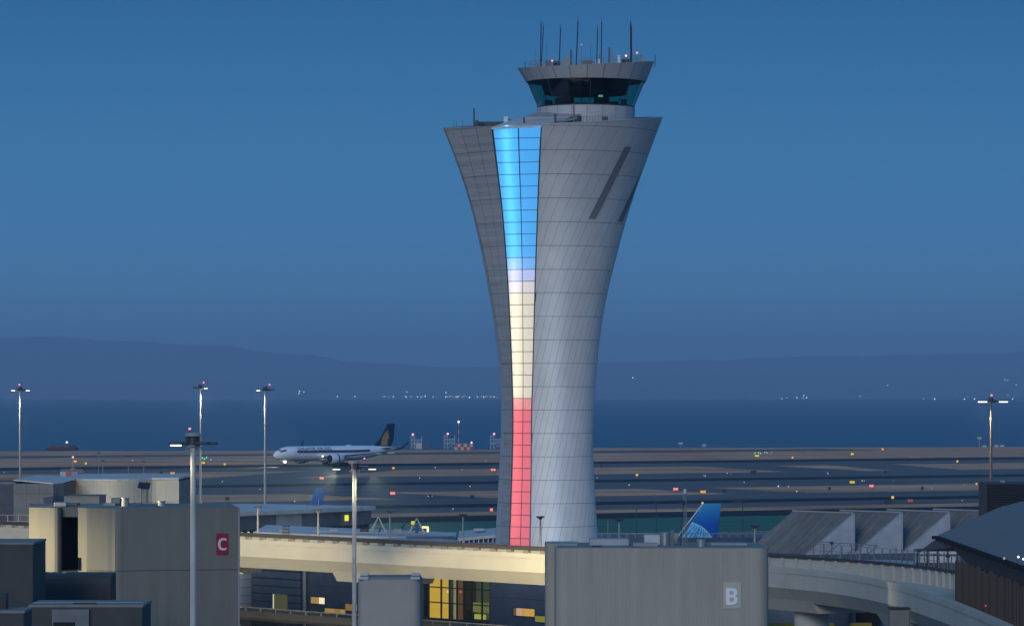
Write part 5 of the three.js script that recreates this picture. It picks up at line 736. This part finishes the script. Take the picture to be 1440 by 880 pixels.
{ // lattice towers, chequered hut and mast by the shore
  const lattice = (px, py, w, h, label, hut) => {
    const p = G(px, py), k = -p.z / F, o = thing('lattice_platform', label, 'lattice tower', [p.x, 0, p.z], 0, hut ? undefined : undefined), W = w * k, Hh = h * k;
    for (const x of [-0.5, -0.18, 0.5]) for (const z of [0, -W * 0.6]) mesh('leg', bar(V(x * W, 0, z), V(x * W, Hh, z), 0.22, 5), M.white, o);
    for (const f of [0.42, 0.72, 0.97]) mesh('platform', box(W * (f > 0.9 ? 0.4 : 1.04), 0.28, W * 0.6, f > 0.9 ? -0.34 * W : 0, f * Hh, -W * 0.3), M.white, o);
    for (const [a, b] of [[0, 0.42], [0.42, 0.72]]) for (const s of [0, 1]) mesh('brace', bar(V(s ? -0.18 * W : 0.5 * W, a * Hh, 0.05), V(s ? 0.5 * W : -0.18 * W, b * Hh, 0.05), 0.16, 5), M.white, o);
    for (let i = 0; i < 5; i++) mesh('brace', bar(V(-0.5 * W, i / 5 * Hh, 0.05), V(-0.18 * W, (i + 1) / 5 * Hh, 0.05), 0.14, 5), M.white, o);
    if (hut) { mesh('hut', box(W * 0.55, Hh * 0.45, W * 0.5, W * 0.22, Hh * 0.225, -W * 0.2), M.white, o); mesh('side_hut', box(W * 0.7, Hh * 0.36, W * 0.4, W * 0.95, Hh * 0.18, -W * 0.3), M.wallBlue, o); }
    mesh('beacon', ball(0.62, -0.34 * W + (hut ? 0 : 1), Hh + 0.9, 0), glow(1, 0.4, 0.5, 1.6), o);
  };
  lattice(585.5, 631.2, 15, 18, 'white lattice platform with a hut, near the airliner tail by the shore', true); lattice(632, 630.8, 15, 18.5, 'white lattice platform beside the chequered hut by the shore', false); lattice(697.5, 631, 16, 18.5, 'white lattice platform by the shore beside the tower', false);
  { const p = G(652, 633), k = -p.z / F, o = thing('chequered_hut', 'low red and white chequered hut by the shore', 'hut', [p.x, 0, p.z]); const w = 26 * k / 6, h = 4.6 * k; mesh('body', box(26 * k, 2 * h, 4, 0, h, -2.2), M.white, o); for (let j = 0; j < 2; j++) for (let i = 0; i < 6; i++) mesh('check_panel', box(w - 0.1, h - 0.1, 0.15, (i - 2.5) * w, (j + 0.5) * h, -0.1), (i + j) % 2 ? M.red : M.white, o); mesh('beacon', ball(0.5, 11 * k, 2 * h + 0.6, -1), glow(1, 0.75, 0.75, 1.6), o);
    const q = G(644.7, 632), kq = -q.z / F, m = thing('banded_mast', 'tall red and white banded mast with a lamp above the chequered hut', 'mast', [q.x, 0, q.z - 4]); for (let i = 0; i < 7; i++) mesh('band', cyl(0.3, 0.28, 5.5 * kq - 0.02, 0, i * 5.5 * kq, 0, 8), i % 2 ? M.red : M.white, m); mesh('lamp', ball(0.6, 0, 38.8 * kq, 0), glow(0.9, 0.9, 1, 1.8), m); }
  { const p = G(68, 634.6, -1), k = -p.z / F, o = thing('moored_barge', 'low dark reddish barge moored on the bay beside the shore', 'barge', [p.x, -1.2, p.z - 60]); mesh('hull', box(44 * k, 4.5 * k, 12, 0, 2 * k, 0, 0.8), mat(0.10, 0.03, 0.03, 0.8), o); for (let i = 0; i < 9; i++) mesh('deck_house', box(3.4 * k, rr(1.5, 3.2) * k, 6, (-17 + i * 4) * k, 5 * k, 0), i % 3 ? mat(0.16, 0.07, 0.07, 0.8) : M.wallGrey, o); mesh('boom', bar(V(-20 * k, 4 * k, 0), V(20 * k, 6.6 * k, 0), 0.25, 5), M.wallDark, o); mesh('mast', cyl(0.2, 0.15, 9 * k, 7 * k, 2 * k, 0, 6), M.steelDark, o); mesh('lamp', ball(0.6, 7 * k, 11.3 * k, 0), glow(1, 0.95, 0.85, 1.3), o); }
  for (const [px, py, top] of [[138, 674, 637], [180, 676, 641.5], [144, 676, 648], [201.5, 664, 649]]) { const p = G(px, py + 6), k = -p.z / F, o = thing('airfield_pole', 'thin grey pole with a small dark head behind the curved pale wall', 'pole', [p.x, 0, p.z], 0, 'thin poles behind the pale building'); const h = (py + 6 - top) * k; mesh('pole', cyl(0.16, 0.12, h, 0, 0, 0, 6), M.galv, o); mesh('head', box(px === 180 ? 2 : 1, 0.35, 0.6, 0, h, 0), M.dark, o); }
  for (const [px, py, h] of [[957.5, 629.5, 7], [990.5, 629, 4], [1378, 630, 15], [1402, 630, 4], [1410, 630, 4], [1385, 630, 3.5]]) { const p = G(px, py + 1), k = -p.z / F, o = thing('shore_marker', 'small pale marker structure on the far shoreline edge', 'marker', [p.x, 0, p.z], 0, 'markers on the shoreline'); mesh('post', cyl(0.3, 0.2, h * k, 0, 0, 0, 6), M.galv, o); mesh('marker_head', box(2.2, 1.1, 1, 0, h * k, 0, 0.1), M.white, o); }
}
{ // lights of the far shore: too small and many to pick apart
  const pts = [[538, 558], [541, 557.5], [547, 558], [553, 558], [571, 558], [572, 551], [587, 558], [592, 558], [598, 557], [609, 558], [627, 552], [627, 558], [632, 558], [637, 558], [641, 558], [644, 557.5], [650, 558], [660, 558.5], [671, 558], [680, 558], [683, 557.5], [690, 558.3], [695, 558], [421, 550], [427, 551], [420, 553], [474, 557.5], [499, 557.5], [845, 557], [890, 531], [1100, 560.5], [1107, 559], [1121, 559], [1130, 559.7], [1131, 556], [1135, 559], [1210.5, 557.5], [1249, 542], [1299, 564], [1315, 564.3], [1357, 564.5], [1371, 563], [1414, 534], [1418, 534.5], [1425, 565], [1430, 541]];
  let q = 99; const r = () => (q = (q * 1664525 + 1013904223) >>> 0) / 4294967296; for (let i = 0; i < 22; i++) pts.push([520 + r() * 180, 556.5 + r() * 2]); for (let i = 0; i < 8; i++) pts.push([700 + r() * 740, 553 + r() * 6]);
  const g = []; pts.forEach(([x, y], i) => { const d = 16560, p = P(x, Math.min(y, 561), d); g.push(ball((i < 46 ? 2.2 : 1.0) * (0.7 + r() * 0.7), p.x, Math.max(3, p.y), p.z, 6)); });
  const m = mesh('far_shore_lights', g, glow(0.85, 0.95, 1, 3)); tag(m, 'scattered white town lights along the far shore of the bay', 'town lights', undefined, 'stuff');
}
renderer.render(scene, camera);
